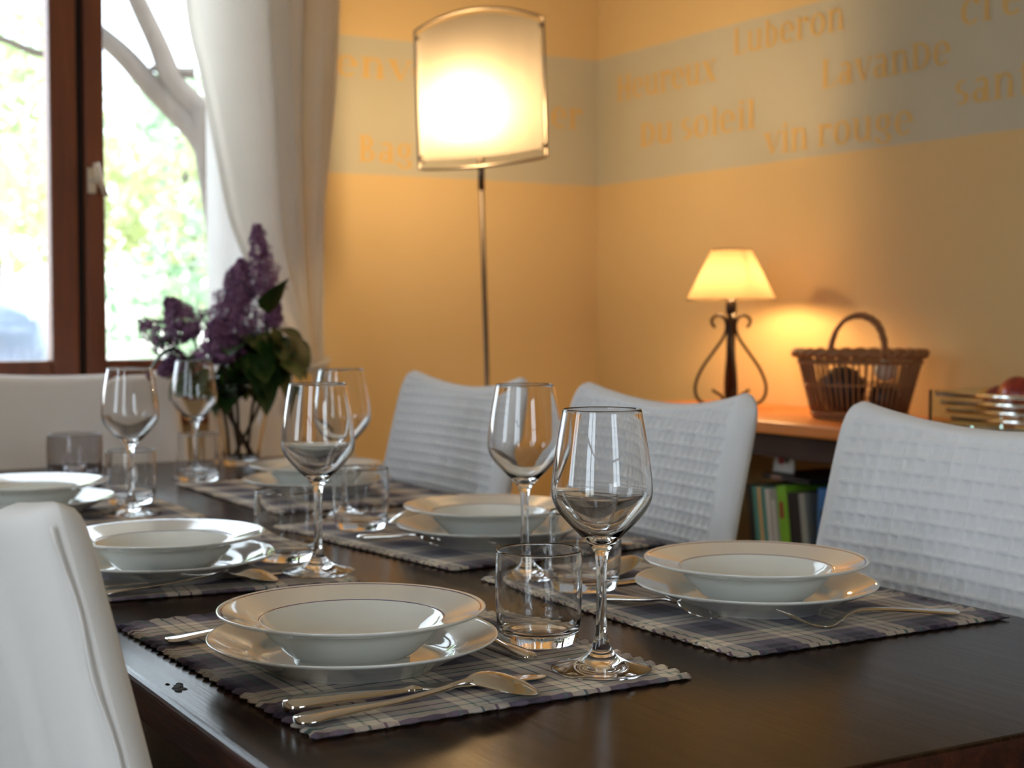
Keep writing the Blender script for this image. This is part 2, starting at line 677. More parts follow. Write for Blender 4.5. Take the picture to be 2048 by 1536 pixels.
def casement(x0, x1, ls, rs):
    za, zb = WZ0 + 0.045, WZ1 - 0.045
    e = MB()
    ya, yb = BY - 0.008, BY + 0.05
    e.box(x0, x0 + ls, ya, yb, za, zb).box(x1 - rs, x1, ya, yb, za, zb)
    e.box(x0 + ls, x1 - rs, ya, yb, za, 0.957).box(x0 + ls, x1 - rs, ya, yb, zb - 0.075, zb)
    s = struct(e.build('window_sash', M['window_wood'], win, smooth=False, bevel=0.005))
    p = MB().box(x0 + ls - 0.006, x1 - rs + 0.006, BY + 0.018, BY + 0.022, 0.951, zb - 0.069)
    struct(p.build('window_pane', M['glass'], s, smooth=False))
    return s


casement(WX0 + 0.045, 0.876, 0.065, 0.062)
sashR = casement(0.893, WX1 - 0.028, 0.047, 0.055)
struct(MB().box(0.876, 0.893, BY + 0.012, BY + 0.05, WZ0 + 0.045, WZ1 - 0.045).build('window_gap_strip', M['window_dark'], win, smooth=False))  # dark strip filling the gap between the two casements
hd = MB().box(0.898, 0.917, BY - 0.016, BY - 0.008, 1.345, 1.405)
hd.tube([(0.910, BY - 0.014, 1.375), (0.910, BY - 0.05, 1.375)], 0.008, 10)
hobj = struct(hd.build('window_handle', M['handle_metal'], win, bevel=0.002, smooth=False))
lv = MB().tube([(0.908, BY - 0.05, 1.412), (0.912, BY - 0.052, 1.39), (0.930, BY - 0.054, 1.335)], [0.0085, 0.009, 0.0085], 10, flat=(1, 0.8))
struct(lv.build('lever', M['handle_metal'], hobj))
struct(MB().box(WX0, WX1, BY - 0.03, BY + 0.005, WZ0 - 0.03, WZ0).build('window_sill', M['window_wood'], win, smooth=False, bevel=0.004))

# the left and front windows behind the viewer: plain wooden frames
w2 = struct(empty('window_2'))
mb = MB()
for (a, b) in ((-0.75, -0.69), (-0.23, -0.17), (0.29, 0.35)):
    mb.box(LX - 0.09, LX - 0.03, a, b, 0.40, 2.15)
mb.box(LX - 0.09, LX - 0.03, -0.75, 0.35, 0.40, 0.48).box(LX - 0.09, LX - 0.03, -0.75, 0.35, 2.07, 2.15)
mb.box(LX - 0.075, LX - 0.045, -0.75, 0.35, 0.96, 0.99).box(LX - 0.075, LX - 0.045, -0.75, 0.35, 1.48, 1.51)
struct(mb.build('window_frame', M['window_wood'], w2, smooth=False))
w4 = struct(empty('window_4'))
mb = MB()
for (a, b) in ((1.45, 1.50), (1.73, 1.77), (2.00, 2.05)):
    mb.box(LX - 0.09, LX - 0.03, a, b, 0.85, 2.15)
mb.box(LX - 0.09, LX - 0.03, 1.45, 2.05, 0.85, 0.92).box(LX - 0.09, LX - 0.03, 1.45, 2.05, 2.08, 2.15)
struct(mb.build('window_frame', M['window_wood'], w4, smooth=False))
w3 = struct(empty('window_3'))
mb = MB()
for (a, b) in ((0.25, 0.31), (0.72, 0.78), (1.19, 1.25)):
    mb.box(a, b, FY - 0.09, FY - 0.03, 0.95, 2.15)
mb.box(0.25, 1.25, FY - 0.09, FY - 0.03, 0.95, 1.02).box(0.25, 1.25, FY - 0.09, FY - 0.03, 2.08, 2.15)
mb.box(0.25, 1.25, FY - 0.075, FY - 0.045, 1.53, 1.56)
struct(mb.build('window_frame', M['window_wood'], w3, smooth=False))

# ------------------------------------------------------------------ painted words on the band
TK, HL = 0.17, 0.065


def R_(x0, y0, x1, y1):
    return ('r', x0, y0, x1, y1)


def B_(cx, cy, rx, ry, a0, a1):
    return ('b', cx, cy, rx, ry, a0, a1)


def Q_(*p):
    return ('q',) + p


X = 0.78
GL = {
    'H': ([R_(.06, 0, .24, 1), R_(.56, 0, .74, 1), R_(.24, .46, .56, .56), R_(0, 0, .3, .05), R_(0, .95, .3, 1), R_(.5, 0, .8, .05), R_(.5, .95, .8, 1)], .88),
    'e': ([B_(.32, .39, .32, .40, 0, 318), R_(.12, .39, .62, .44)], .72),
    'u': ([R_(.06, .2, .22, X), R_(.5, 0, .66, X), B_(.34, .24, .28, .25, 180, 330), R_(-.02, X - .05, .22, X), R_(.42, X - .05, .66, X), R_(.5, 0, .76, .05)], .82),
    'r': ([R_(.08, 0, .24, X), R_(0, 0, .36, .05), R_(0, X - .05, .24, X), B_(.4, .5, .18, .28, 40, 150), B_(.5, .66, .08, .09, 0, 360)], .64),
    'x': ([Q_((.04, X), (.25, X), (.68, 0), (.46, 0)), Q_((.08, 0), (.14, 0), (.62, X), (.56, X)), R_(-.02, X - .05, .3, X), R_(.46, X - .05, .74, X), R_(0, 0, .26, .05), R_(.4, 0, .74, .05)], .78),
    'L': ([R_(.08, 0, .26, 1), R_(0, 0, .62, .05), R_(0, .95, .34, 1), R_(.57, 0, .62, .25)], .70),
    'b': ([R_(.08, 0, .24, 1), R_(0, .95, .24, 1), B_(.32, .38, .3, .4, -150, 150)], .74),
    'o': ([B_(.33, .39, .33, .41, 0, 360)], .74),
    'n': ([R_(.08, 0, .24, X), R_(0, 0, .32, .05), R_(0, X - .05, .24, X), B_(.38, .5, .27, .29, 20, 150), R_(.49, 0, .65, .54), R_(.42, 0, .73, .05)], .80),
    'D': ([R_(.08, 0, .26, .9), B_(.26, .45, .46, .45, -90, 90), R_(0, 0, .28, .05), R_(0, .85, .28, .9)], .82),
    's': ([B_(.26, .57, .22, .22, 50, 270), B_(.26, .21, .24, .21, -140, 90)], .58),
    'l': ([R_(.1, 0, .26, 1), R_(0, 0, .36, .05), R_(0, .95, .26, 1)], .40),
    'i': ([R_(.1, 0, .26, X), R_(0, 0, .36, .05), R_(0, X - .05, .26, X), B_(.18, .95, .09, .09, 0, 360)], .40),
    'v': ([Q_((.02, X), (.22, X), (.44, 0), (.32, 0)), Q_((.36, 0), (.42, 0), (.68, X), (.62, X)), R_(-.04, X - .05, .3, X), R_(.52, X - .05, .78, X)], .74),
    'g': ([B_(.3, .50, .27, .29, 0, 360), B_(.32, .0, .3, .19, -200, 80), R_(.5, .72, .66, X)], .72),
    'a': ([R_(.42, 0, .58, .55), B_(.29, .22, .25, .23, 0, 360), B_(.33, .54, .25, .25, 0, 150), R_(.42, 0, .70, .05)], .72),
    't': ([R_(.14, .0, .3, 1), R_(0, X - .05, .46, X), R_(.14, 0, .46, .05)], .52),
    'c': ([B_(.33, .39, .33, .41, 45, 318), B_(.53, .62, .08, .09, 0, 360)], .68),
    'B': ([R_(.08, 0, .26, 1), B_(.26, .74, .3, .26, -90, 90), B_(.26, .26, .36, .27, -90, 90), R_(0, 0, .28, .05), R_(0, .95, .28, 1)], .74),
    ' ': ([], .30),
}


def word(text, wall, start, end, base, height, parent):
    """start/end run along the wall in reading direction"""
    adv = sum(GL[ch][1] for ch in text)
    k = (end - start) / adv
    mb = MB()
    pen = 0.0
    lay_ = [0.0]

    def put(x, y):
        s = start + x * k
        z = base + y * height
        lay_[0] += 1e-6
        return (RX - 0.0012 - lay_[0], s, z) if wall == 'R' else (s, BY - 0.0012 - lay_[0], z)
    for ch in text:
        prims, a = GL[ch]
        for p in prims:
            if p[0] == 'r':
                _, xa, ya, xb, yb = p
                mb.add([put(pen + xa, ya), put(pen + xb, ya), put(pen + xb, yb), put(pen + xa, yb)], [(0, 1, 2, 3)])
            elif p[0] == 'q':
                mb.add([put(pen + q[0], q[1]) for q in p[1:]], [(0, 1, 2, 3)])
            else:
                _, cx, cy, rx, ry, a0, a1 = p
                ri, rj = max(0, rx - TK), max(0, ry - HL - 0.01)
                if rx < 0.1:
                    ri = rj = 0
                n = 20
                vs = []
                for i in range(n + 1):
                    an = radians(a0 + (a1 - a0) * i / n)
                    vs += [put(pen + cx + rx * cos(an), cy + ry * sin(an)), put(pen + cx + ri * cos(an), cy + rj * sin(an))]
                mb.add(vs, [(2 * i, 2 * i + 2, 2 * i + 3, 2 * i + 1) for i in range(n)])
        pen += a
    return struct(mb.build('painted_lettering', M['letter'], parent, smooth=False))


word('Heureux', 'R', 3.440, 2.995, 1.645, 0.070, wr)
word('Luberon', 'R', 2.935, 2.535, 1.696, 0.064, wr)
word('Du soleil', 'R', 3.330, 2.842, 1.511, 0.070, wr)
word('vin rouge', 'R', 2.815, 2.322, 1.443, 0.066, wr)
word('LavanDe', 'R', 2.615, 2.220, 1.574, 0.064, wr)
word('sante', 'R', 2.215, 1.955, 1.487, 0.064, wr)
word('cre', 'R', 2.200, 2.035, 1.646, 0.066, wr)
word('envo', 'B', 1.528, 1.815, 1.669, 0.068, wb)
word('Bag', 'B', 1.590, 1.750, 1.455, 0.068, wb)
word('ner', 'B', 2.105, 2.275, 1.578, 0.072, wb)

# ------------------------------------------------------------------ dining table
TX0, TX1, TY0, TY1, TZ = 0.357, 1.227, 0.760, 3.13, 0.75
tab = tag(empty('dining_table', ((TX0 + TX1) / 2, (TY0 + TY1) / 2, 0)), 'long dark-stained old wooden dining table laid for a meal', 'table')
hx, hy = (TX1 - TX0) / 2, (TY1 - TY0) / 2


def table_top():
    # rounded, slightly worn slab
    mb = MB()
    mb.box(-hx, hx, -hy, hy, TZ - 0.036, TZ)
    mb.mi = [1, 1, 1, 1, 1, 0]
    o = mb.build('tabletop', [M['table'], M['table_edge']], tab, smooth=False, bevel=0.007, seg=4)
    return o


table_top()
mb = MB()
mb.box(-hx + .06, hx - .06, -hy + .06, -hy + .085, TZ - .145, TZ - .036)
mb.box(-hx + .06, hx - .06, hy - .085, hy - .06, TZ - .145, TZ - .036)
mb.box(-hx + .06, -hx + .085, -hy + .085, hy - .085, TZ - .145, TZ - .036)
mb.box(hx - .085, hx - .06, -hy + .085, hy - .085, TZ - .145, TZ - .036)
mb.build('apron', M['table_leg'], tab, smooth=False, bevel=0.003)
for sx in (-1, 1):
    for sy in (-1, 1):
        cx, cy = sx * (hx - .075), sy * (hy - .075)
        l = MB()
        prof = [(0.042, 0.605), (0.042, 0.50), (0.030, 0.42), (0.022, 0.0)]
        rows = []
        vs, fs = [], []
        for (r, z) in prof:
            vs += [(cx - r, cy - r, z), (cx + r, cy - r, z), (cx + r, cy + r, z), (cx - r, cy + r, z)]
        for i in range(3):
            for k in range(4):
                fs.append((4 * i + k, 4 * i + (k + 1) % 4, 4 * i + 4 + (k + 1) % 4, 4 * i + 4 + k))
        fs += [(3, 2, 1, 0), (12, 13, 14, 15)]
        l.add(vs, fs)
        l.build('leg', M['table_leg'], tab, smooth=False, bevel=0.004)
# small worn knot near the left edge
kn = MB()
for k, (dx, dy, r) in enumerate(((0, 0, .0045), (.003, .007, .004), (-.002, -.009, .003), (.006, .014, .003), (.004, -.004, .003), (-.003, .018, .002))):
    kn.lathe([(0, 0.0009), (r * .6, 0.0008), (r, 0.0002)], 12, (0.377 - tab.location[0] + dx, 1.21 - tab.location[1] + dy, TZ), sy=1.6)
kn.build('knot', plain('dark_knot', lin(10, 7, 6), 0.8), tab)

# ------------------------------------------------------------------ chairs with slip covers
CH_W, CH_Z0 = 0.47, 0.46


def chair_back(name, mat, dip, waffle, nu, nv, ear=0.0, top_z=0.926, corner=0.030):
    """the back faces +Y local (the sitter), width along X, built above the seat rail"""
    hw = CH_W / 2
    cell = 0.0185

    def outline(u, v):
        au = abs(u)
        zt = top_z + dip * au ** 2.0 + ear * sstep(.46, .66, au)
        zt -= corner * max(0, (au - (.94 if corner < .02 else .86)) / (.06 if corner < .02 else .14)) ** 2.2
        z = CH_Z0 + v * (zt - CH_Z0)
        w = hw * (1.0 - 0.012 * v + 0.02 * (1 - v))
        x = u * w
        lean = -0.105 * (v ** 1.15) * 1.0
        curve = 0.016 * (au ** 2) - 0.008
        return x, lean + curve, z

    def thick(u, v):
        au = abs(u)
        e = (1 - au ** 14) * (1 - max(0, v) ** (26 if waffle else 60))
        return 0.024 * sqrt(max(0, e)) + 0.0006

    def remap(t):            # more points at the borders
        return t

    def front(i, j):
        u, v = 2 * i - 1, j
        x, y, z = outline(u, v)
        d = thick(u, v)
        if waffle and abs(u) < .90 and v < .985:
            m = sstep(.90, .86, abs(u)) * sstep(.985, .965, v)
            a = abs(((x / cell) % 1) - .5) * 2
            b = abs(((z / cell) % 1) - .5) * 2
            ridge = max(a ** 3.5, b ** 3.5)
            d -= 0.0056 * (1 - ridge) * m
        d += 0.003 * sin(u * 3 + v * 5) * (1 - abs(u)) * (1 - v)
        return (x, y + d, z)

    def back(i, j):
        u, v = 2 * i - 1, j
        x, y, z = outline(u, v)
        d = thick(u, v)
        d += 0.0012 * sin(u * 26 + 2 * sin(v * 4)) * (1 - v * .5) * (1 - abs(u) ** 6)
        return (x, y - d, z)
    mb = MB().slab(front, back, nu, nv)
    return mb, outline, thick


def make_chair(name, mat, label, dip=0.034, waffle=True, nu=210, nv=190, piping=False, ear=0.0, top_z=0.926, corner=0.030):
    root = tag(empty(name), label, 'chair', None)
    mb, outl, th = chair_back('back_cover', mat, dip, waffle, nu, nv, ear, top_z, corner)
    bc = mb.build('back_cover', mat, root)
    if piping:
        p = MB()
        pts = []
        for j in range(0, 41):
            v = j / 41
            x, y, z = outl(1, v)
            pts.append((x + .0004, y - 0.007 + .0015 * sin(v * 31), z))
        p.tube(pts, 0.0011, 6)
        p.build('seam', mat, bc)
        pts = [(-a[0], a[1], a[2]) for a in pts]
        MB().tube(pts, 0.0016, 6).build('seam', mat, bc)
    s = MB()
    hw = CH_W / 2

    def top(i, j):
        x = (2 * i - 1) * (hw * (1.02 - .06 * (1 - j)))
        y = -0.015 + 0.40 * j
        e = (1 - abs(2 * i - 1) ** 8) * (1 - abs(2 * j - 1) ** 8)
        return (x, y, 0.455 + 0.02 * e)

    def bot(i, j):
        p = top(i, j)
        return (p[0], p[1], 0.425)
    s.slab(top, bot, 24, 24)
    s.build('seat_cover', mat, root)
    k = MB()
    N = 96

    def skirt(i, j):
        a = i * 4
        e, f = int(a) % 4, a - int(a)
        pts = [(-hw * .97, -.015), (hw * .97, -.015), (hw * 1.01, .385), (-hw * 1.01, .385)]
        p, q = pts[e], pts[(e + 1) % 4]
        x, y = p[0] + (q[0] - p[0]) * f, p[1] + (q[1] - p[1]) * f
        nx, ny = x, y - .19
        l = sqrt(nx * nx + ny * ny)
        w = 0.004 * j * sin(i * 2 * pi * 22)
        return (x + nx / l * (w + .006 * j), y + ny / l * (w + .006 * j), 0.43 - 0.31 * j)
    k.grid(skirt, N, 10, closed_u=True)
    sk = k.build('skirt', mat, root)
    for (x, y) in ((-.19, .01), (.19, .01), (-.19, .35), (.19, .35)):
        MB().box(x - .018, x + .018, y - .018, y + .018, 0, .42).build('leg', M['table_leg'], root, smooth=False, bevel=.003)
    return root


# right side of the table: sitters look toward -X, so local +Y -> -X  (rz = +90)
G = 'white slip-covered chairs around the table'
ch = make_chair('dining_chair', M['waffle'], 'white waffle-covered dining chair nearest on the right side, cut by the right picture edge', 0.032)
ch['group'] = G


def seat_right(o, y, rz=0.0, x=1.262):
    o.location = (x, y, 0)
    o.rotation_euler = (0, 0, radians(90 + rz))


seat_right(ch, 1.236, 0, 1.255)
c2 = dup(ch, label='white waffle-covered dining chair on the right side in front of the bookshelf and table lamp')
seat_right(c2, 1.886, 0, 1.255)
c3 = dup(ch, label='white waffle-covered dining chair in front of the floor lamp pole, farthest along the right side')
seat_right(c3, 2.520, 1, 1.252)
# head of the table
c4 = make_chair('dining_chair', M['linen'], 'white covered chair at the far head of the table below the window', 0.012, False, 90, 60, False, 0.0, 0.932)
c4['group'] = G
c4.location = (0.79, 3.165, 0)
c4.rotation_euler = (0, 0, radians(180))
# near left chair, seen from behind
c5 = make_chair('dining_chair', M['linen'], 'white linen-covered chair cropped at the lower left corner, seen from behind', 0.016, False, 120, 90, True, 0.030, 0.895, 0.005)
c5['group'] = G
c5.location = (0.326, 1.213, 0)
c5.rotation_euler = (0, 0, radians(-90))

# ------------------------------------------------------------------ place mats
MATW, MATL = 0.352, 0.472


def make_mat():
    def edge(i, j):
        x = (i - .5) * MATW
        y = (j - .5) * MATL
        # puckered hems on all four sides
        dx = .0026 * sin(y / .0105 * 2 * pi / 1.6) * sstep(.42, .5, abs(i - .5)) * (1 if i > .5 else -1)
        dy = .0010 * sin(x / .0125 * 2 * pi / 1.6) * sstep(.44, .5, abs(j - .5)) * (1 if j > .5 else -1)
        return x + dx, y + dy

    def hgt(i, j):
        di, dj = .5 - abs(i - .5), .5 - abs(j - .5)
        d = min(di * MATW, dj * MATL)
        r = sqrt(max(0, 1 - max(0, 1 - d / .004) ** 2))
        x, y = (i - .5) * MATW, (j - .5) * MATL
        puck = .0014 * sin(y / .0105 * 2 * pi / 1.6) * sstep(.018, .0, di * MATW) + .0006 * sin(x / .0125 * 2 * pi / 1.6) * sstep(.015, .0, dj * MATL)
        groove = -.0012 * math.exp(-((d - .011) / .0025) ** 2)
        return r, puck + groove

    def top(i, j):
        x, y = edge(i, j)
        r, b = hgt(i, j)
        return (x, y, .0020 + .0024 * r + b + .0005 * sin(x * 21 + 1) * sin(y * 17))

    def bot(i, j):
        x, y = edge(i, j)
        r, b = hgt(i, j)
        return (x, y, .0020 - .0018 * r)
    return MB().slab(top, bot, 84, 150)


mat0 = make_mat().build('placemat', M['plaid'])
MTOP = TZ + 0.0046

PLACES = [
    # key, mat centre, mat rotation, plate centre, side, words
    ('A', (0.583, 1.250), 2.2, (0.532, 1.200), 'L', 'nearest on the left side'),
    ('D', (0.560, 1.835), -6.0, (0.525, 1.722), 'L', 'in the middle of the left side'),
    ('E', (0.560, 2.440), 0.0, (0.510, 2.370), 'L', 'farthest on the left side'),
    ('B', (1.020, 1.296), 0.8, (1.008, 1.232), 'R', 'nearest on the right side'),
    ('C', (0.985, 1.852), 7.0, (0.983, 1.760), 'R', 'in the middle of the right side'),
    ('F', (1.012, 2.440), 0.0, (1.000, 2.405), 'R', 'farthest on the right side'),
]
first = True
for key, mc, rz, pc, side, words in PLACES:
    o = mat0 if first else mat0.copy()
    if not first:
        COL.objects.link(o)
    first = False
    o.location = (mc[0], mc[1], TZ + .0002)
    o.rotation_euler = (0, 0, radians(rz + (0 if side == 'L' else 180)))
    tag(o, 'purple and cream plaid cotton placemat ' + words, 'placemat', 'plaid placemats on the table')

# ------------------------------------------------------------------ plates
low_prof = spline([(0, .0035), (.035, .0035), (.066, .0037), (.080, .0062), (.092, .0135), (.110, .0205), (.1245, .0262)], 5) + \
    [(.1262, .0273), (.1272, .0270), (.1270, .0258)] + spline([(.1245, .0240), (.110, .0180), (.092, .0100), (.078, .0026), (.074, .0), (.068, .0), (.066, .0012), (.03, .0014), (0, .0014)], 4)
deep_top = spline([(0, .0135), (.030, .0132), (.050, .0140), (.064, .0195), (.0745, .0300), (.0790, .0372), (.0800, .0380)], 5) + [(.0812, .03855)] + \
    spline([(.085, .0396), (.098, .0432), (.1120, .0471)], 4)[0:] + [(.1136, .0475)] + [(.1157, .0482), (.1170, .0480), (.1172, .0468)]
deep_bot = spline([(.1150, .0450), (.098, .0400), (.083, .0352), (.072, .0240), (.060, .0120), (.052, .0060), (.050, .0), (.044, .0), (.043, .0040), (.02, .0050), (0, .0050)], 4)
deep_prof = deep_top + deep_bot


def near(a, b):
    return abs(a - b) < 1e-6


dmis = []
for p, q in zip(deep_prof, deep_prof[1:]):
    blue = (near(p[0], .0800) and near(q[0], .0812)) or (near(p[0], .1120) and near(q[0], .1136))
    dmis.append(1 if blue else 0)
low0 = MB().lathe(low_prof, 96).build('dinner_plate', M['porcelain'])
deep0 = MB().lathe(deep_prof, 96, mis=dmis).build('soup_plate', [M['porcelain'], M['rim_blue']])
first = True
for key, mc, rz, pc, side, words in PLACES:
    if first:
        a, b = low0, deep0
        first = False
    else:
        a, b = low0.copy(), deep0.copy()
        COL.objects.link(a)
        COL.objects.link(b)
    a.location = (pc[0], pc[1], MTOP + .0004)
    b.location = (pc[0] - .002, pc[1] - .002, MTOP + .0004 + .0036)
    tag(a, 'wide flat white dinner plate under the soup plate ' + words, 'plate', 'white dinner plates')
    tag(b, 'deep white soup plate with thin blue rim lines ' + words, 'plate', 'white soup plates')

# ------------------------------------------------------------------ wine glasses and tumblers
outer = [(.0388, .0), (.0425, .0004), (.0433, .0014), (.0424, .0026), (.034, .0044), (.022, .0078), (.0125, .0140), (.0075, .0230), (.0053, .035), (.0046, .055), (.0045, .078), (.0052, .094), (.0074, .1035), (.0125, .1105),
         (.0215, .1195), (.0315, .1300), (.0385, .1390), (.0425, .1475), (.0436, .1560), (.0428, .1690), (.0405, .1870), (.0371, .2080), (.0341, .2246)]
outer = [(0, .0016), (.02, .0010)] + [(.036, .0)] + outer[1:]
inner = [(.0329, .2246), (.0360, .2080), (.0394, .1870), (.0417, .1690), (.0425, .1565), (.0413, .1487), (.0372, .1408), (.0300, .1322), (.0195, .1222), (.0095, .1150), (.0035, .1120), (0, .1115)]
o_s = spline(outer, 5)
rim = [(.0339, .2253), (.0335, .2256), (.0331, .2253)]
i_s = spline(inner, 5)
full = o_s + rim + i_s
ka = min(range(len(o_s)), key=lambda k: abs(o_s[k][1] - .0200) + (9 if k < 8 else 0))
kb = min(range(len(o_s)), key=lambda k: abs(o_s[k][1] - .1010))


def make_wine():
    r = empty('wine_glass')
    MB().lathe(full[:ka + 1], 72).build('foot', M['glass'], r)
    MB().lathe(full[ka:kb + 1], 72).build('stem', M['glass'], r)
    MB().lathe(full[kb:], 72).build('bowl', M['glass'], r)
    return r


tum = spline([(0, .0022), (.018, .0016), (.030, .0), (.0345, .0012), (.0372, .0075), (.0392, .020), (.0404, .040), (.0408, .058), (.0404, .076), (.0400, .0868)], 5) + [(.0397, .0876), (.0392, .0879), (.0387, .0876)] + \
    spline([(.0384, .0868), (.0388, .076), (.0392, .058), (.0388, .040), (.0377, .024), (.0350, .0150), (.028, .0112), (.015, .0100), (0, .0098)], 5)
wine0 = make_wine()
tum0 = MB().lathe(tum, 72).build('tumbler', M['glass'])
GLW = [
    ('A', (.708, 1.072), (.717, 1.192)), ('D', (.688, 1.652), (.690, 1.758)), ('E', (.642, 2.285), (.678, 2.415)),
    ('B', (.888, 1.508), (.905, 1.404)), ('C', (.904, 2.078), (.884, 1.965)), ('F', (.905, 2.780), (.880, 2.685)),
]
ON = {'A': True, 'D': True, 'E': True, 'B': True, 'C': True, 'F': False}
GW = {'A': 'standing nearest of all beside the front left soup plate', 'D': 'beside the middle left soup plate',
      'E': 'beside the farthest left plate near the head chair', 'B': 'on the corner of the nearest right placemat',
      'C': 'on the middle right placemat, behind the middle left glass', 'F': 'far off before the lilac vase'}
first = True
for key, w, t in GLW:
    zm = MTOP + .0004
    if first:
        a, b = wine0, tum0
        first = False
    else:
        a = dup(wine0)
        b = tum0.copy()
        COL.objects.link(b)
    a.location = (w[0], w[1], zm if ON[key] else TZ + .0004)
    b.location = (t[0], t[1], zm)
    tag(a, 'empty clear stemmed wine glass ' + GW[key], 'wine glass', 'empty wine glasses')
    tag(b, 'low clear water tumbler ' + GW[key], 'tumbler', 'empty water tumblers')

# smoky tumbler with a tea light in it
cnd = [(r * 1.27, z) for r, z in tum]
cg = MB().lathe(cnd, 64).build('candle_glass', M['smoky'])
cg.location = (.694, 2.847, TZ + .0006)
tag(cg, 'smoky glass tumbler holding a white tea light at the far left', 'candle holder')
tl = tag(empty('tealight', (.694, 2.847, TZ + .0112)), 'white tea light inside the smoky glass at the far left', 'candle')
MB().lathe([(0, 0), (.018, 0), (.0190, .001), (.0192, .0165), (.0187, .0165), (.0184, .0125), (.0183, .002), (0, .002)], 32).build('cup', M['alu'], tl)
MB().lathe([(0, .002), (.0181, .002), (.0182, .0155), (.003, .0148), (0, .0150)], 32).build('wax', M['wax'], tl)
MB().tube([(0, 0, .0145), (.001, 0, .021)], .0006, 6).build('wick', M['rubber'], tl)

# ------------------------------------------------------------------ cutlery (built along +X, handle end at x = 0, resting on z = 0)


def strip(sections, seg=14):
    """closed body from sections (x, half width, thickness, z centre, crown)"""
    mb = MB()
    o = 0
    n = len(sections)
    for (x, w, t, z, crown) in sections:
        w, t = w * 1.18, t * 1.12
        for k in range(seg):
            a = 2 * pi * k / seg
            cy, cz = cos(a), sin(a)
            cy = math.copysign(abs(cy) ** .75, cy)
            mb.v.append((x, w * cy, z + t * .5 * cz + crown * (1 - cy * cy)))
    for i in range(n - 1):
        for k in range(seg):
            k2 = (k + 1) % seg
            mb.f.append((i * seg + k, i * seg + k2, (i + 1) * seg + k2, (i + 1) * seg + k))
            mb.mi.append(0)
    mb.f.append(tuple(range(seg))[::-1])
    mb.f.append(tuple((n - 1) * seg + k for k in range(seg)))
    mb.mi += [0, 0]
    return mb


def sec_spline(rows, sub=4):
    return spline(rows, sub)


def make_knife():
    r = empty('table_knife')
    h = strip(sec_spline([(0, .002, .004, .0048, 0), (.002, .0075, .0085, .0056, 0), (.010, .0106, .0108, .0060, 0), (.03, .0104, .0108, .0060, 0), (.065, .0086, .0098, .0058, 0),
                          (.095, .0062, .0074, .0052, 0), (.104, .0058, .0078, .0054, 0), (.108, .0074, .0096, .0056, 0), (.112, .0066, .0080, .0056, 0), (.116, .0058, .0050, .0056, 0)]), 18)
    h.build('handle', M['steel'], r)
    b = strip(sec_spline([(.1155, .0056, .0044, .0056, 0), (.123, .0072, .0026, .0054, 0), (.145, .0094, .0020, .0045, 0), (.18, .0104, .0018, .0032, 0), (.212, .0100, .0016, .0022, 0), (.228, .0078, .0014, .0016, 0), (.236, .002, .0010, .0012, 0)]), 12)
    b.build('blade', M['steel'], r)
    return r


def make_spoon(L=.208, k=1.0, name='table_spoon'):
    """lies face down: the bowl arches up, its rim and the handle end touch the cloth"""
    r = empty(name)
    hl = L * .66
    h = strip(sec_spline([(0, .002, .003, .0036, 0), (.002, .0084 * k, .0046, .0036, .0008), (.012, .0112 * k, .0052, .0040, .0014), (.03, .0092 * k, .0052, .0056, .001), (hl * .6, .0046 * k, .0040, .0085, 0),
                          (hl * .85, .0032 * k, .0040, .0125, 0), (hl, .0034 * k, .0036, .0165 * k, 0), (hl + .008, .0058 * k, .0030, .0172 * k, .001)]), 16)
    h.build('handle', M['steel'], r)
    x0, x1 = hl + .004, L
    mb = MB()

    def pt(i, j, off):
        s = j
        x = x0 + (x1 - x0) * s
        w = .0215 * k * (sin(pi * min(1, s * .98 + .02)) ** .62) * (1.05 - .25 * (1 - s)) + .0006
        q = 2 * i - 1
        base = .0155 * k * (1 - s) ** 1.3 + .0012
        dome = .0125 * k * sin(pi * min(1, s ** .85)) ** .7
        return (x, q * w, base + dome * (1 - q * q) - off * (1 - abs(q) ** 4) * (1 - abs(2 * s - 1) ** 8) + (.0004 if off == 0 else 0))
    mb.slab(lambda i, j: pt(i, j, 0), lambda i, j: pt(i, j, .0014), 20, 26)
    mb.build('spoon_bowl', M['steel'], r)
    return r


def make_fork(L=.206):
    """lies tines up: the root of the tines dips to the cloth, tips lift"""
    r = empty('table_fork')
    h = strip(sec_spline([(0, .002, .002, .0030, 0), (.002, .0082, .0030, .0030, .0006), (.012, .0106, .0032, .0030, .001), (.03, .0086, .0034, .0048, .0008), (.08, .0046, .0038, .0105, 0),
                          (.118, .0033, .0038, .0125, 0), (.134, .0036, .0032, .0090, 0), (.143, .0062, .0026, .0050, 0)]), 16)
    h.build('handle', M['steel'], r)
    mb = MB()

    def zc(x):
        return lerp_tab(spline([(.140, .0056), (.152, .0024), (.165, .0020), (.18, .0052), (.195, .0120), (.207, .0185)], 5), x)

    def pl(i, j, off):
        x = .140 + .026 * j
        w = .0050 + .0078 * sstep(0, .8, j)
        q = 2 * i - 1
        return (x, q * w, zc(x) + off * .0009)
    mb.slab(lambda i, j: pl(i, j, 1), lambda i, j: pl(i, j, -1), 10, 10)
    for q in (-.84, -.28, .28, .84):
        y = q * .0128
        secs = []
        for k in range(12):
            x = .1655 + (.207 - .1655) * k / 11
            secs.append((x, y * (1 - .06 * k / 11), zc(x)))
        mb.tube(secs, [.0019] * 10 + [.0015, .0007], 8, flat=(1, .62))
    mb.build('tines', M['steel'], r)
    return r


knife0, spoon0, fork0, dess0 = make_knife(), make_spoon(), make_fork(), make_spoon(.150, .72, 'dessert_spoon')
used = set()


def lay(proto, x, y, deg, label, cat, group):
    o = proto if proto.name not in used else dup(proto)
    used.add(proto.name)
    o.location = (x, y, MTOP + .0006)
    o.rotation_euler = (0, 0, radians(deg))
    tag(o, label, cat, group)


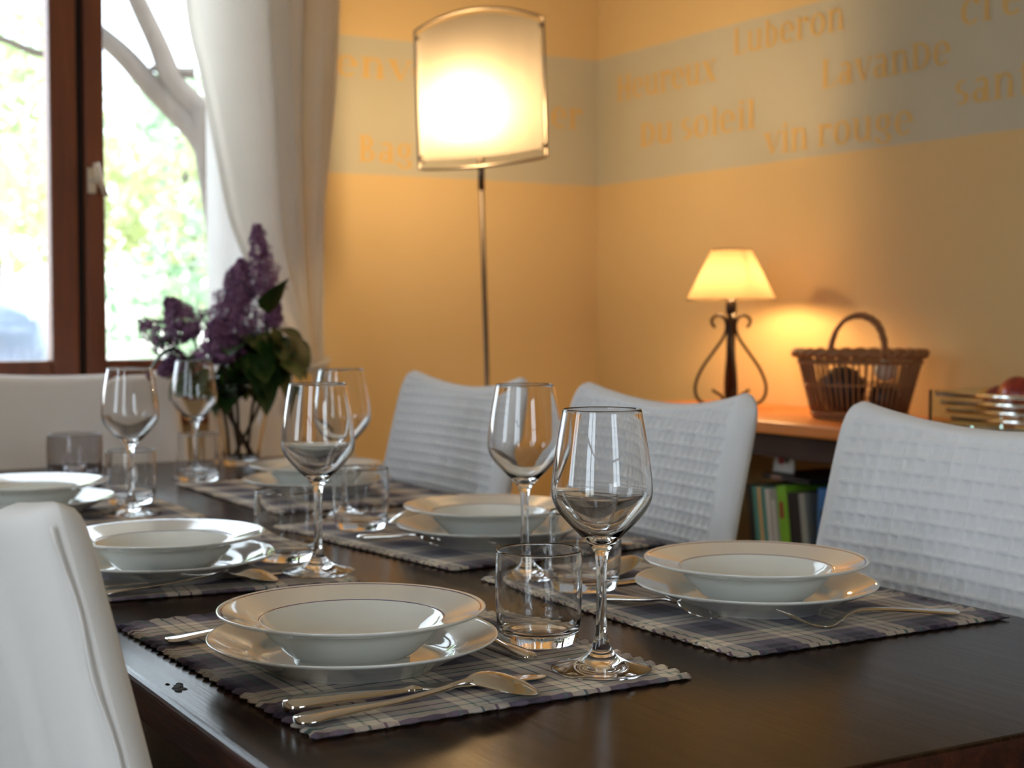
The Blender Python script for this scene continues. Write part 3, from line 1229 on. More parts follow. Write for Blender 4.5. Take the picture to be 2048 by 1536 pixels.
S_ = {'A': 'before the front left soup plate', 'D': 'before the middle left soup plate', 'E': 'by the farthest left soup plate', 'B': 'by the front right soup plate', 'C': 'by the middle right soup plate', 'F': 'by the farthest right soup plate'}
lay(knife0, .417, 1.072, .6, 'polished steel table knife ' + S_['A'], 'knife', 'table knives')
lay(spoon0, .412, 1.037, -2.0, 'steel table spoon lying face down ' + S_['A'], 'spoon', 'table spoons')
lay(fork0, .413, 1.362, -4, 'steel fork half hidden behind the front left soup plate', 'fork', 'table forks')
lay(dess0, .672, 1.128, 96, 'small dessert spoon tucked between the front left soup plate and the tumbler', 'spoon', 'dessert spoons')
lay(knife0, .410, 1.655, 2, 'polished steel table knife ' + S_['D'], 'knife', 'table knives')
lay(spoon0, .418, 1.628, -2, 'steel table spoon lying face down ' + S_['D'], 'spoon', 'table spoons')
# right side, handles toward +X
lay(fork0, 1.155, 1.092, 172, 'steel fork with lifted tines ' + S_['B'], 'fork', 'table forks')
lay(dess0, .880, 1.335, -72, 'small dessert spoon laid across the top of the front right setting', 'spoon', 'dessert spoons')
lay(spoon0, 1.155, 1.445, 178, 'steel table spoon behind the front right tumbler', 'spoon', 'table spoons')
lay(knife0, 1.168, 1.410, 181, 'steel table knife beyond the front right soup plate', 'knife', 'table knives')
lay(fork0, 1.130, 1.640, 176, 'steel fork ' + S_['C'], 'fork', 'table forks')
lay(dess0, .838, 1.870, -60, 'small dark-looking dessert spoon at the top of the middle right setting', 'spoon', 'dessert spoons')
lay(spoon0, 1.145, 1.985, 180, 'golden-reflecting table spoon ' + S_['C'], 'spoon', 'table spoons')

# ------------------------------------------------------------------ floor lamp
LXc, LYc = 1.648, 2.995
fl = tag(empty('floor_lamp', (LXc + .035, LYc - .02, 0)), 'lit floor lamp with curved frosted shade in the corner', 'floor lamp')
U = Vector((.81, -.587, 0))
Nn = Vector((-.587, -.81, 0))
off = Vector((-.035, .02, 0))
HL_ = .146


def shade_pt(s, z, bulge=.040):
    """s in -1..1 along the chord"""
    p = off + U * (HL_ * s) + Nn * (bulge * (1 - s * s))
    # the whole shade hangs a touch out of true
    q = U * (-.030 * (z - 1.55))
    return Vector((p.x + q.x, p.y + q.y, z + .0125 * s))


def zt(s):
    return 1.706 + .027 * (1 - s * s)


def zb(s):
    return 1.428 - .012 * (1 - s * s)


mb = MB()


# plan of the frosted sheet (along the chord, towards the room): unseen fold on the window side added to keep lamplight off the curtain
PLAN = spline([(.140, .003), (.115, .016), (.070, .031), (.0, .040), (-.070, .031), (-.118, .014), (-.142, -.010), (-.152, -.050), (-.150, -.118)], 6)


def sh(i, j, o):
    k = i * (len(PLAN) - 1)
    k0 = min(int(k), len(PLAN) - 2)
    f = k - k0
    a = PLAN[k0][0] * (1 - f) + PLAN[k0 + 1][0] * f
    n = PLAN[k0][1] * (1 - f) + PLAN[k0 + 1][1] * f
    s = max(-1, min(1, a / HL_))
    z = zb(s) + (zt(s) - zb(s)) * j
    p = off + U * (a - .030 * (z - 1.55)) + Nn * n
    return Vector((p.x, p.y, z + .0125 * s))


mb.grid(lambda i, j: sh(i, j, 0), 48, 10)
mb.build('shade', M['acrylic'], fl)
pts = [shade_pt(-1 + 2 * k / 24, zt(-1 + 2 * k / 24) + .012) for k in range(25)]
pts += [shade_pt(1, 1.69), shade_pt(1, 1.43)]
pts += [shade_pt(1 - 2 * k / 24, zb(1 - 2 * k / 24) - .022) for k in range(25)]
pts += [shade_pt(-1, 1.43), shade_pt(-1, 1.69)]
mb = MB().tube(pts, .0032, 8, closed=True)
for s in (-1, 1):
    for z in (1.700, 1.432):
        a = shade_pt(s, z)
        b = shade_pt(s * .93, z)
        mb.tube([a, b], [.006, .003], 8)
mb.build('shade_frame', M['lamp_steel'], fl)
top = off + Nn * .0
mb = MB().tube([(0, 0, .02), (off.x * .98, off.y * .98, 1.355)], .0060, 14)
mb.build('pole', M['pole_steel'], fl)
mb = MB().tube([(off.x * .97, off.y * .97, 1.345), (off.x, off.y, 1.432)], .0075, 14)
mb.build('collar', M['pole_steel'], fl)
MB().lathe([(0, 0), (.14, 0), (.142, .004), (.14, .012), (.03, .018), (.012, .03), (0, .03)], 48).build('base', M['lamp_steel'], fl)
bp = off - U * .028 - Nn * .010
mb = MB().tube([(off.x, off.y, 1.432), (bp.x, bp.y, 1.455), (bp.x, bp.y, 1.49)], .010, 12)
mb.build('socket', M['lamp_steel'], fl)
mb = MB().lathe([(0, -.03), (.012, -.028), (.016, -.018), (.027, .002), (.029, .014), (.024, .028), (.012, .037), (0, .039)], 16, (bp.x, bp.y, 1.516))
mb.build('bulb', M['bulb'], fl)

# ------------------------------------------------------------------ sideboard with shelf
SX0, SX1, SY0, SY1, SZ = 1.932, RX - .002, 0.55, 3.00, .85
sb = tag(empty('sideboard', ((SX0 + SX1) / 2, (SY0 + SY1) / 2, 0)), 'low open bookshelf sideboard with orange wooden top along the right wall', 'sideboard')
ox, oy = sb.location[0], sb.location[1]


def sbb(x0, x1, y0, y1, z0, z1):
    return MB().box(x0 - ox, x1 - ox, y0 - oy, y1 - oy, z0, z1)


sbb(SX0, SX1, SY0, SY1, SZ - .024, SZ).build('top', M['side_top'], sb, smooth=False, bevel=.003)
sbb(SX0 + .03, SX0 + .05, SY0 + .03, SY1 - .03, SZ - .074, SZ - .024).build('rail', M['side_dark'], sb, smooth=False)
for y in (SY0 + .01, 1.20, 1.90, SY1 - .035):
    sbb(SX0 + .02, SX1 - .006, y, y + .025, 0, SZ - .024).build('side_panel', M['side_dark'], sb, smooth=False)
for z in (.06, .462):
    sbb(SX0 + .022, SX1 - .006, SY0 + .036, SY1 - .036, z, z + .022).build('shelf', M['side_dark'], sb, smooth=False)

# ------------------------------------------------------------------ books on the shelf
SHZ = .485


def book(y, th, h, depth, mats, lean, label, x0=1.985, emblem=None, spine=None):
    """standing book, spine toward -X; lean tilts it toward +Y (degrees)"""
    r = tag(empty('book', (x0, y, SHZ + .0005)), label, 'book', 'books standing in the sideboard')
    r.rotation_euler = (radians(-lean), 0, 0)
    # pages
    MB().box(.004, depth - .002, .0015, th - .0015, .003, h - .003).build('pages', M['pages'], r, smooth=False)
    c = MB()
    c.box(0, depth, 0, .0015, 0, h).box(0, depth, th - .0015, th, 0, h).box(-.001, .002, .0, th, 0, h)
    c.build('cover', mats, r, smooth=False)
    if spine:
        m, z0, z1, a, b = spine
        s = MB().box(-.0018, -.001, th * a, th * b, h * z0, h * z1)
        s.build('spine_panel', m, r, smooth=False)
    if emblem:
        m, zc, hh, ww = emblem
        e = MB()
        n = 20
        prof = [(cos(2 * pi * k / n), sin(2 * pi * k / n)) for k in range(n)]
        vs = []
        for x in (-.0018, -.0026):
            for (a, b) in prof:
                tt = 1 - .45 * max(0, -b)
                vs.append((x, th * .5 + a * ww * tt, h * zc + b * hh))
        fs = [tuple(range(n, 2 * n)), tuple(range(n))[::-1]] + [(k, (k + 1) % n, n + (k + 1) % n, n + k) for k in range(n)]
        e.add(vs, fs)
        e.build('emblem', m, r, smooth=False)
    return r


bm = lambda n, c: plain(n, c, 0.5, var=0.04)
M['pages'] = bm('paper_pages', lin(214, 204, 186))
teal, cream, grey, green = bm('teal_cover', lin(70, 140, 134)), bm('cream_cover', lin(214, 178, 126)), bm('grey_cover', lin(150, 152, 146)), bm('green_cover', lin(122, 178, 44))
black, blue, orange, white_c, red_c = bm('black_cover', lin(24, 24, 28)), bm('blue_cover', lin(50, 110, 176)), bm('orange_cover', lin(206, 110, 50)), bm('white_card', lin(206, 206, 204)), bm('red_ink', lin(150, 26, 44))
yb = 2.4305
# leaning books, from the far end towards the viewer (a leaning run rests on its far neighbour)
seq = [
    (.018, .228, black, 'black narrow book, farthest of the leaning row in the sideboard', None),
    (.014, .226, teal, 'teal thin book leaning beside the black farthest one', None),
    (.010, .226, cream, 'tan thin book leaning between two teal ones', None),
    (.012, .226, teal, 'teal thin book leaning next to the pale grey book', None),
    (.013, .224, white_c, 'pale grey-white thin book leaning left of the dark grey one', None),
    (.022, .226, grey, 'grey book with a pale oblong on its spine, leaning against the green one', (white_c, .25, .9, .35, .7)),
    (.030, .236, green, 'bright lime green book with red mark leaning in the sideboard', (red_c, .72, .86, .45, .8)),
    (.034, .226, black, 'thick black book leaning right of the lime green one', None),
    (.018, .226, grey, 'dark grey-backed book leaning next to the thick black one', None),
]
y = 2.4280
lean = 8.0
for th, h, m, lab, sp in seq:
    y -= th / cos(radians(lean)) + .0012
    book(y, th, h, .20, m, lean, lab, spine=sp)
y -= .012 + .036
book(y, .040, .238, .21, blue, 0, 'blue upright book with dark spine panel and pale oval emblem', spine=(black, .02, .82, .08, .78), emblem=(white_c, .42, .035, .0085))
book(y - .030, .026, .195, .19, orange, 0, 'low orange upright book right of the blue one')
# book lying on top of the leaning ones, with a picture card standing on it
zt_ = SHZ + .2390
bk = tag(empty('book', (1.995, 2.274, zt_)), 'black book lying flat on top of the leaning row', 'book', 'books standing in the sideboard')
bk.rotation_euler = (radians(1.0), 0, 0)
MB().box(0, .19, 0, .145, 0, .010).build('cover', black, bk, smooth=False)
MB().box(-.001, .004, .085, .118, .001, .009).build('spine_panel', bm('pinkish_label', lin(150, 116, 104)), bk, smooth=False)
card = tag(empty('picture_card', (2.020, 2.352, zt_ + .0145)), 'small white picture card with red motif standing on the flat black book', 'card')
card.rotation_euler = (0, radians(6), 0)
MB().box(0, .003, 0, .062, 0, .054).build('card_sheet', white_c, card, smooth=False)
e = MB().lathe([(0, .0008), (.010, .0006), (.0105, 0)], 20)
eo = e.build('red_motif', red_c, card)
eo.rotation_euler = (0, radians(-90), 0)
eo.location = (-.0002, .040, .026)
e = MB().lathe([(0, .0008), (.008, .0006), (.0085, 0)], 20)
eo = e.build('dark_motif', black, card)
eo.rotation_euler = (0, radians(-90), 0)
eo.location = (-.0002, .024, .028)

# ------------------------------------------------------------------ table lamp on the sideboard
tx, ty = 2.128, 2.694
lampT = tag(empty('table_lamp', (tx, ty, SZ)), 'lit small table lamp with scrolled iron foot and cream cone shade', 'table lamp')
RTv = Vector((.866, -.5, 0))


def flatc(a, z, d=RTv):
    p = d * a
    return (p.x, p.y, z)


MB().tube([(0, 0, .004), (0, 0, .16), (0, 0, .232)], [.0125, .010, .0060], 12).build('stem', M['iron'], lampT)
for dvec in (RTv, -RTv, Vector((.5, .866, 0)), Vector((-.5, -.866, 0))):
    sc = spline([(.012, .006), (.046, .006), (.074, .022), (.080, .052), (.066, .090), (.040, .128), (.018, .160), (.010, .186), (.016, .206), (.030, .212), (.042, .204), (.043, .194), (.036, .184)], 5)
    MB().tube([flatc(a, z, dvec) for a, z in sc], .0037, 8).build('scroll', M['iron'], lampT)
    hk = spline([(.013, .004), (.018, .022), (.022, .030), (.032, .036), (.042, .043)], 4)
    MB().tube([flatc(a, z, dvec) for a, z in hk], .0034, 8).build('foot_curl', M['iron'], lampT)
MB().lathe([(0, .212), (.009, .213), (.012, .219), (.012, .243), (.008, .249), (0, .249)], 20).build('socket', M['iron'], lampT)
sd = MB()


def cone(i, j, o):
    a = 2 * pi * i
    r = .1005 + (.0445 - .1005) * j + o
    return (r * cos(a), r * sin(a), .247 + .112 * j)


sd.grid(lambda i, j: cone(i, j, 0), 64, 8, closed_u=True)
sh_o = sd.build('lamp_shade', M['shade_cloth'], lampT)
for z, r in ((.247, .1008), (.359, .0448)):
    MB().tube([(r * cos(2 * pi * k / 48), r * sin(2 * pi * k / 48), z) for k in range(48)], .0016, 6, closed=True).build('trim', M['shade_cloth'], sh_o)
ring = MB()
for k in range(3):
    a = 2 * pi * k / 3 + .4
    ring.tube([(.012 * cos(a), .012 * sin(a), .243), (.06 * cos(a), .06 * sin(a), .300), (.0445 * cos(a), .0445 * sin(a), .357)], .001, 6)
ring.build('shade_carrier', M['iron'], lampT)
MB().lathe([(0, -.022), (.008, -.020), (.011, -.010), (.017, .004), (.016, .016), (.008, .025), (0, .027)], 14, (0, 0, .271)).build('bulb', M['bulb_small'], lampT)

# ------------------------------------------------------------------ wicker basket
bx, by = 2.142, 2.293
bk_rz = radians(-52)
bas = tag(empty('wicker_basket', (bx, by, SZ + .0005), bk_rz), 'brown oval wicker basket with arched handle on the sideboard', 'basket')
A0, B0, A1, B1, HB = .094, .066, .127, .090, .128     # bottom and top half axes


def bpt(a, v, o=0.0):
    ra, rb = A0 + (A1 - A0) * v + o, B0 + (B1 - B0) * v + o
    return (ra * cos(a), rb * sin(a), .006 + HB * v)


for k in range(56):
    a = 2 * pi * k / 56
    w = .05 * sin(k * 2.3)
    MB().tube([bpt(a + w * v * .3, v) for v in (0, .25, .5, .75, 1)], .0023, 6).build('rod', M['wicker'], bas)
mb = MB()
for r_, z_ in ((1.0, 0), (.98, .0)):
    pass
mb.lathe([(0, 0), (.98, 0), (1.0, .003), (.98, .008), (0, .008)], 48, sx=A0, sy=B0)
mb.build('bottom', M['wicker'], bas)
mb = MB()
for ph in (0, pi):
    pts = []
    for k in range(160):
        a = 2 * pi * k / 160
        p = bpt(a, 1.0, .003 + .003 * cos(14 * a + ph))
        pts.append((p[0], p[1], p[2] + .004 * sin(14 * a + ph)))
    mb.tube(pts, .0062, 8, closed=True)
pts = [bpt(2 * pi * k / 64, .86, .001) for k in range(64)]
mb.tube(pts, .0040, 8, closed=True)
mb.build('rim', M['wicker'], bas)
MB().tube([bpt(2 * pi * k / 64, .50, .0015) for k in range(64)], .0022, 6, closed=True).build('hoop', M['wicker'], bas)
MB().tube([bpt(2 * pi * k / 64, .04, .0015) for k in range(64)], .0034, 6, closed=True).build('foot_braid', M['wicker'], bas)
hp = [(-.062, 0, .125), (-.056, 0, .155), (-.046, 0, .182), (-.028, 0, .202), (-.004, 0, .2105), (.020, 0, .205), (.038, 0, .188), (.048, 0, .160), (.052, 0, .125)]
hs = spline(hp, 6)
mb = MB()
for ph in (0, 2 * pi / 3, 4 * pi / 3):
    pts = []
    for k, p in enumerate(hs):
        an = k * .55 + ph
        pts.append((p[0] + .0028 * cos(an), -.0 + .0045 * sin(an), p[2] + .0028 * cos(an)))
    mb.tube(pts, .0046, 8)
mb.build('handle', M['wicker'], bas)


def lump(name, r, loc, mat, label, cat, sx=1, sy=1, sz=1, group=None):
    mb = MB()
    prof = [(r * sin(pi * k / 14) * (1 + .08 * sin(3 * k)), r * (1 - cos(pi * k / 14))) for k in range(15)]
    prof[0], prof[-1] = (0, 0), (0, 2 * r)
    mb.lathe([(a * 1, b * sz) for a, b in prof], 24, sx=sx, sy=sy)
    o = mb.build(name, mat)
    o.location = loc
    return tag(o, label, cat, group)


dk = plain('aubergine_skin', lin(26, 20, 26), 0.35, var=0.2)
lump('aubergine', .046, (bx - .020, by + .028, SZ + .012), dk, 'dark rounded fruit lying left inside the wicker basket', 'fruit', 1.0, 1.0, 1.05)
lump('aubergine', .034, (bx + .035, by - .035, SZ + .012), dk, 'dark rounded fruit lying right inside the wicker basket', 'fruit', .95, 1.0, .9)
lump('garlic_bulb', .022, (bx + .036, by - .036, SZ + .078), plain('pale_garlic', lin(216, 206, 190), .6), 'pale bulb inside the wicker basket behind the slats', 'garlic', 1, 1, 1)

# ------------------------------------------------------------------ glass fruit bowl with apples
gb = tag(empty('glass_fruit_bowl', (2.19, 1.90, SZ)), 'square fruit bowl of stacked glass rods at the right picture edge', 'fruit bowl')
gx0, gx1 = -.092, .098
MB().box(gx0, gx1, .150, .158, .0005, .071).build('end_pane', M['green_glass'], gb, smooth=False, bevel=.0008)
MB().box(gx0, gx1, -.208, -.200, .0005, .071).build('end_pane', M['green_glass'], gb, smooth=False, bevel=.0008)
MB().box(gx0 + .006, gx1 - .006, -.1995, .1495, .0005, .0085).build('bottom_pane', M['green_glass'], gb, smooth=False, bevel=.0008)
for k in range(4):
    z = .064 - .0148 * k
    for xx in (gx0 + .004 + .0015 * k, gx1 - .004 - .0015 * k):
        yo = .143 - .012 * k
        MB().tube([(xx, yo, z), (xx, -.198 + .004, z)], .0050, 12, flat=(.7, 1)).build('glass_rod', M['green_glass'], gb)


def apple(loc, r, mat, label):
    root = tag(empty('apple', loc), label, 'apple', 'apples in the glass bowl')
    prof = []
    for k in range(25):
        t = pi * k / 24
        rr = r * (sin(t) ** .9 if 0 < k < 24 else 0) * (1 + .05 * cos(t))
        zz = -r * cos(t) * .92
        zz += -r * .20 * math.exp(-(rr / (r * .30)) ** 2) * (1 if t > pi / 2 else -.6)
        prof.append((rr, zz + r * .92))
    MB().lathe(prof, 40).build('flesh', mat, root)
    MB().tube([(0, 0, 1.60 * r), (.001, 0, 1.8 * r), (.004, .001, 2.0 * r)], [.0012, .001, .0014], 6).build('stalk', M['stem'], root)
    root.rotation_euler = (.2, .5, .3)
    return root


apple((2.128, 1.886, .886), .038, M['apple'], 'large red and yellow apple on top in the glass bowl')
apple((2.170, 1.964, .879), .030, M['apple_dark'], 'dark red apple left of the large one in the glass bowl')
apple((2.198, 2.014, .873), .029, M['apple_yellow'], 'yellowish apple farthest left in the glass bowl')
apple((2.200, 1.800, .862), .036, M['apple'], 'red apple behind the right end of the glass bowl')
apple((2.140, 1.790, .862), .035, M['apple_dark'], 'dark red apple low at the right end of the glass bowl')

# ------------------------------------------------------------------ glass vase and lilac
VX, VY = 1.071, 2.985
vo = spline([(0, .001), (.025, .0008), (.034, .0), (.0365, .002), (.039, .02), (.0455, .06), (.058, .115), (.074, .168)], 6)
vi = spline([(.0715, .168), (.0558, .116), (.0430, .062), (.0365, .026), (.0335, .015), (.024, .0105), (0, .0100)], 6)
vs_ = MB().lathe(vo + [(.0733, .1692), (.0722, .1692)] + vi, 64).build('vase', M['glass'])
vs_.location = (VX, VY, TZ + .0004)
tag(vs_, 'flared clear glass vase with lilac stems at the far end of the table', 'vase')
RT = Vector((.866, -.5, 0))
FWv = Vector((.5, .866, 0))


def VP(a, b, c=0.0):
    """offset from the vase: a to the side, b height above the table, c into depth"""
    return RT * a + FWv * c + Vector((0, 0, b))


def floret(mb, p, n, s):
    n = n.normalized()
    t = n.orthogonal().normalized()
    t = Matrix.Rotation(random.uniform(0, pi), 3, n) @ t
    b = n.cross(t)
    for k in range(4):
        d = t if k == 0 else -t if k == 1 else b if k == 2 else -b
        e = n.cross(d)
        lift = n * (s * .35)
        mb.add([p, p + d * s * .55 + e * s * .34 + lift * .4, p + d * s + lift, p + d * s * .55 - e * s * .34 + lift * .4], [(0, 1, 2, 3)])


def panicle(mb, base, tip, rmax, count, size=.0082):
    base, tip = Vector(base), Vector(tip)
    ax = tip - base
    L = ax.length
    ax.normalize()
    s = ax.orthogonal().normalized()
    w = ax.cross(s)
    for k in range(count):
        t = random.random() ** 1.15
        rr = rmax * (1 - t) ** .75 * (.35 + .65 * sstep(0, .16, t)) + .004
        rr *= .45 + .70 * random.random() ** .6
        a = random.uniform(0, 2 * pi)
        d = s * cos(a) + w * sin(a)
        # clustered lobes
        lob = 1 + .24 * sin(a * 3 + t * 26)
        p = base + ax * (t * L) + d * rr * lob
        floret(mb, p, (d + ax * .35 + Vector((random.uniform(-.4, .4),) * 3)), size * random.uniform(.75, 1.15))


def leaf(mb, p, d, up, L, W):
    d = Vector(d).normalized()
    up = Vector(up)
    sd_ = d.cross(up).normalized()
    n = sd_.cross(d).normalized()
    rows = 7
    vs, fs = [], []
    for i in range(rows + 1):
        t = i / rows
        w = W * (sin(pi * min(1, t ** .62)) ** .85) if 0 < i < rows else .0006
        bend = -L * .28 * t * t
        c = Vector(p) + d * (L * t) + n * bend
        vs += [c - sd_ * w + n * (w * .25), c, c + sd_ * w + n * (w * .25)]
    for i in range(rows):
        a = 3 * i
        fs += [(a, a + 1, a + 4, a + 3), (a + 1, a + 2, a + 5, a + 4)]
    mb.add(vs, fs)


TIPS = [
    # base(a,b,c), tip(a,b,c), radius, florets, label
    ((.052, .335, .02), (.032, .500, .02), .034, 430, 'tall slim lilac spray, topmost of the bouquet'),
    ((-.020, .250, -.01), (.006, .425, -.01), .055, 1050, 'broad mauve lilac spray in the middle of the bouquet'),
    ((-.100, .265, .00), (-.150, .345, .00), .048, 460, 'dark purple lilac spray on the left of the bouquet'),
    ((-.155, .255, .03), (-.215, .300, .03), .040, 170, 'sparse backlit lilac spray farthest left'),
    ((-.030, .215, -.07), (-.036, .300, -.07), .044, 620, 'deep purple lilac spray low in the bouquet centre'),
    ((-.120, .225, .02), (-.172, .188, .02), .026, 260, 'drooping lilac spray at the lower left of the bouquet'),
    ((.055, .290, .03), (.074, .335, .03), .020, 170, 'little lilac spray on the right of the bouquet'),
]
ENDS = [(.012, .004), (-.006, .01), (.030, -.006), (-.025, .0), (.002, -.02), (.020, .014), (-.015, -.012)]
BENDS = [(.03, .02), (-.01, .0), (-.045, .0), (-.06, .01), (-.02, -.03), (-.05, .0), (.05, .01)]
base_o = Vector((VX, VY, TZ))
for k, (b0, t0, r0, cnt, lab) in enumerate(TIPS):
    root = tag(empty('lilac_branch', base_o), lab, 'lilac', 'lilac branches in the vase')
    e0, bd = ENDS[k], BENDS[k]
    pts = [VP(e0[0], .014, e0[1]), VP(bd[0] * .7, .12, bd[1]), VP((bd[0] + b0[0]) * .5, .20, (bd[1] + b0[2]) * .5), VP(*b0), VP(*t0)]
    MB().tube(spline(pts, 5), [.0034] * 10 + [.0026] * 6 + [.0012] * 5, 8).build('stem', M['stem'], root)
    mb = MB()
    panicle(mb, VP(*b0), VP(*t0), r0, cnt)
    mb.build('blossom', M['lilac'], root, smooth=False)
    lf = MB()
    for q in range(11 if k < 5 else 5):
        t = random.uniform(.25, .62)
        h = VP(bd[0] * .8 + (b0[0] - bd[0]) * t, .15 + (b0[1] - .19) * t * .9, bd[1])
        ang = random.uniform(0, 2 * pi)
        d = Vector((cos(ang), sin(ang), random.uniform(-.5, .35)))
        leaf(lf, h, d, (0, 0, 1), random.uniform(.06, .09), random.uniform(.024, .034))
    if k in (0, 6):
        for (a, b, c, da, db) in ((.060, .270, -.02, .6, -.5), (.075, .245, .0, .7, -.6), (.055, .225, -.04, .5, -.9), (.080, .285, .02, .75, -.35), (.045, .19, -.03, .4, -1.0), (.065, .215, .02, .55, -.8), (.03, .235, -.06, .3, -.7), (.062, .315, -.02, .2, .6)):
            leaf(lf, VP(a, b, c), RT * da + Vector((0, 0, db)) + FWv * random.uniform(-.5, .1), (0, 0, 1), random.uniform(.07, .09), random.uniform(.026, .034))
    if k in (2, 5):
        for (a, b, c, da, db) in ((-.075, .235, -.02, -.5, -.5), (-.11, .27, .0, -.8, -.1), (-.05, .205, -.04, -.4, -.7), (-.09, .215, .02, -.6, -.6), (-.03, .175, -.04, -.3, -.8), (-.13, .245, -.01, -.8, -.4)):
            leaf(lf, VP(a, b, c), RT * da + Vector((0, 0, db)) + FWv * random.uniform(-.5, .1), (0, 0, 1), random.uniform(.06, .08), random.uniform(.024, .030))
    if k in (1, 4):
        for q in range(16):
            a = random.uniform(-.075, .095)
            leaf(lf, VP(a, random.uniform(.19, .29), random.uniform(-.06, .05)), RT * (a * 6 + random.uniform(-.4, .4)) + Vector((0, 0, random.uniform(-1.0, .1))) + FWv * random.uniform(-.7, .3), (0, 0, 1), random.uniform(.06, .09), random.uniform(.024, .034))
    lf.build('leaves', M['leaf'], root)

# ------------------------------------------------------------------ curtain on the right of the window
CY = 3.425
LT = [(0.30, 1.40), (.70, 1.42), (.86, 1.415), (.935, 1.400), (1.05, 1.330), (1.24, 1.222), (1.44, 1.168), (1.633, 1.128), (1.80, 1.100), (2.40, 1.06)]
RTb = [(0.30, 1.60), (.70, 1.53), (.85, 1.492), (.945, 1.436), (1.15, 1.444), (1.466, 1.478), (1.833, 1.506), (2.40, 1.53)]
LTs, RTs = spline(LT, 6), spline(RTb, 6)
cur = tag(empty('curtain', (1.3, CY, 0)), 'cream cotton curtain drawn aside and gathered at the right of the window', 'curtain')


def fold(s, z):
    g = sstep(1.45, .95, z)           # tight gather near the tie
    flo = sstep(.93, .5, z)
    a = .026 * (1 - .55 * g) + .012 * flo
    y = a * sin(2 * pi * (s * 4.2 + .08 * sin(z * 5))) * sstep(.38, .60, s)
    y += -.018 * sin(pi * min(1, s / .48)) * (1 - .4 * g)
    y += .007 * sin(2 * pi * (s * 9 + .3)) * sstep(.5, .7, s)
    y += .010 * sin(2 * pi * s * 2.5 + z * 3) * g
    y -= .030 * math.exp(-((s - .04) / .03) ** 2) * .3
    return y


def curt(i, j, o):
    z = .30 + 2.10 * j
    xl, xr = lerp_tab(LTs, z), lerp_tab(RTs, z)
    x = xl + (xr - xl) * i
    return (x - 1.3 + .004 * sin(z * 9 + i * 12), fold(i, z) + o, z)


cm = MB().grid(lambda i, j: curt(i, j, 0), 150, 90)
cm.build('curtain_panel', M['curtain'], cur)
ln = MB().grid(lambda i, j: (1.164 - 1.3 + .22 * i, .045 + .006 * sin(i * 14), .30 + 2.10 * j), 30, 20)
ln.build('curtain_lining', M['sheer'], cur)
tb = []
for k in range(40):
    a = 2 * pi * k / 40
    tb.append((1.418 - 1.3 + .036 * cos(a), .002 + .040 * sin(a), .938 + .012 * cos(a)))
MB().tube(tb, .008, 8, closed=True, flat=(.4, 1.6)).build('tieback', M['curtain'], cur)
rod = tag(empty('curtain_rod', (.5, CY, 2.42)), 'slim metal curtain rod above the window', 'curtain rod')
MB().tube([(-.95, 0, 0), (1.15, 0, 0)], .010, 12).build('pole', M['lamp_steel'], rod)
for x in (-.9, 1.1):
    MB().tube([(x, 0, 0), (x, .114, 0)], .008, 10).build('bracket', M['lamp_steel'], rod)

# ------------------------------------------------------------------ outdoors


def ground_z(y):
    return -0.10 + max(0, y - 6) * .055


g = MB().grid(lambda i, j: (-45 + 90 * i, -40 + 130 * j, ground_z(-40 + 130 * j)), 20, 65)
struct(g.build('ground', M['gravel']))


def leaf_cloud(blobs, n, size):
    mb = MB()
    tot = sum(b[3] for b in blobs)
    for (cx, cy, cz, r) in blobs:
        for k in range(int(n * r / tot)):
            d = Vector((random.gauss(0, 1), random.gauss(0, 1), random.gauss(0, 1))).normalized() * r * random.random() ** .45
            p = Vector((cx, cy, cz)) + d
            nr = Vector((random.gauss(0, 1), random.gauss(0, 1), random.gauss(0, 1) + .6)).normalized()
            t = nr.orthogonal().normalized()
            t = Matrix.Rotation(random.uniform(0, 6.28), 3, nr) @ t
            b = nr.cross(t)
            s = size * random.uniform(.6, 1.3)
            mb.add([p - t * s, p + b * s * .5, p + t * s, p - b * s * .5], [(0, 1, 2, 3)])
    return mb


def tree(x, y, blobs, n, size, mat, label, trunk_r=.10, trunk_h=2.0, name='tree'):
    gz = ground_z(y)
    root = tag(empty(name, (x, y, gz)), label, 'tree', 'trees and shrubs outside the window')
    leaf_cloud(blobs, n, size).build('foliage', M[mat], root, smooth=False)
    top_z = max(b[2] for b in blobs)
    MB().tube([(0, 0, -.2), (.05, 0, trunk_h * .5), (0, .05, trunk_h)], [trunk_r, trunk_r * .8, trunk_r * .5], 10).build('trunk', M['bark'], root)
    return root


# the near tree whose bare limbs cross the right pane
nt = tag(empty('tree', (2.10, 5.78, -.1)), 'grey-barked tree with bare forking limbs right outside the window', 'tree', 'trees and shrubs outside the window')


def rel(p):
    return (p[0] - 2.10, p[1] - 5.78, p[2] + .1)


def limb(name, pts, rs):
    P = spline([rel(p) for p in pts], 5)
    n = len(P)
    R = [lerp_tab([(i / (len(rs) - 1), r) for i, r in enumerate(rs)], k / (n - 1)) for k in range(n)]
    MB().tube(P, R, 12).build(name, M['bark'], nt)


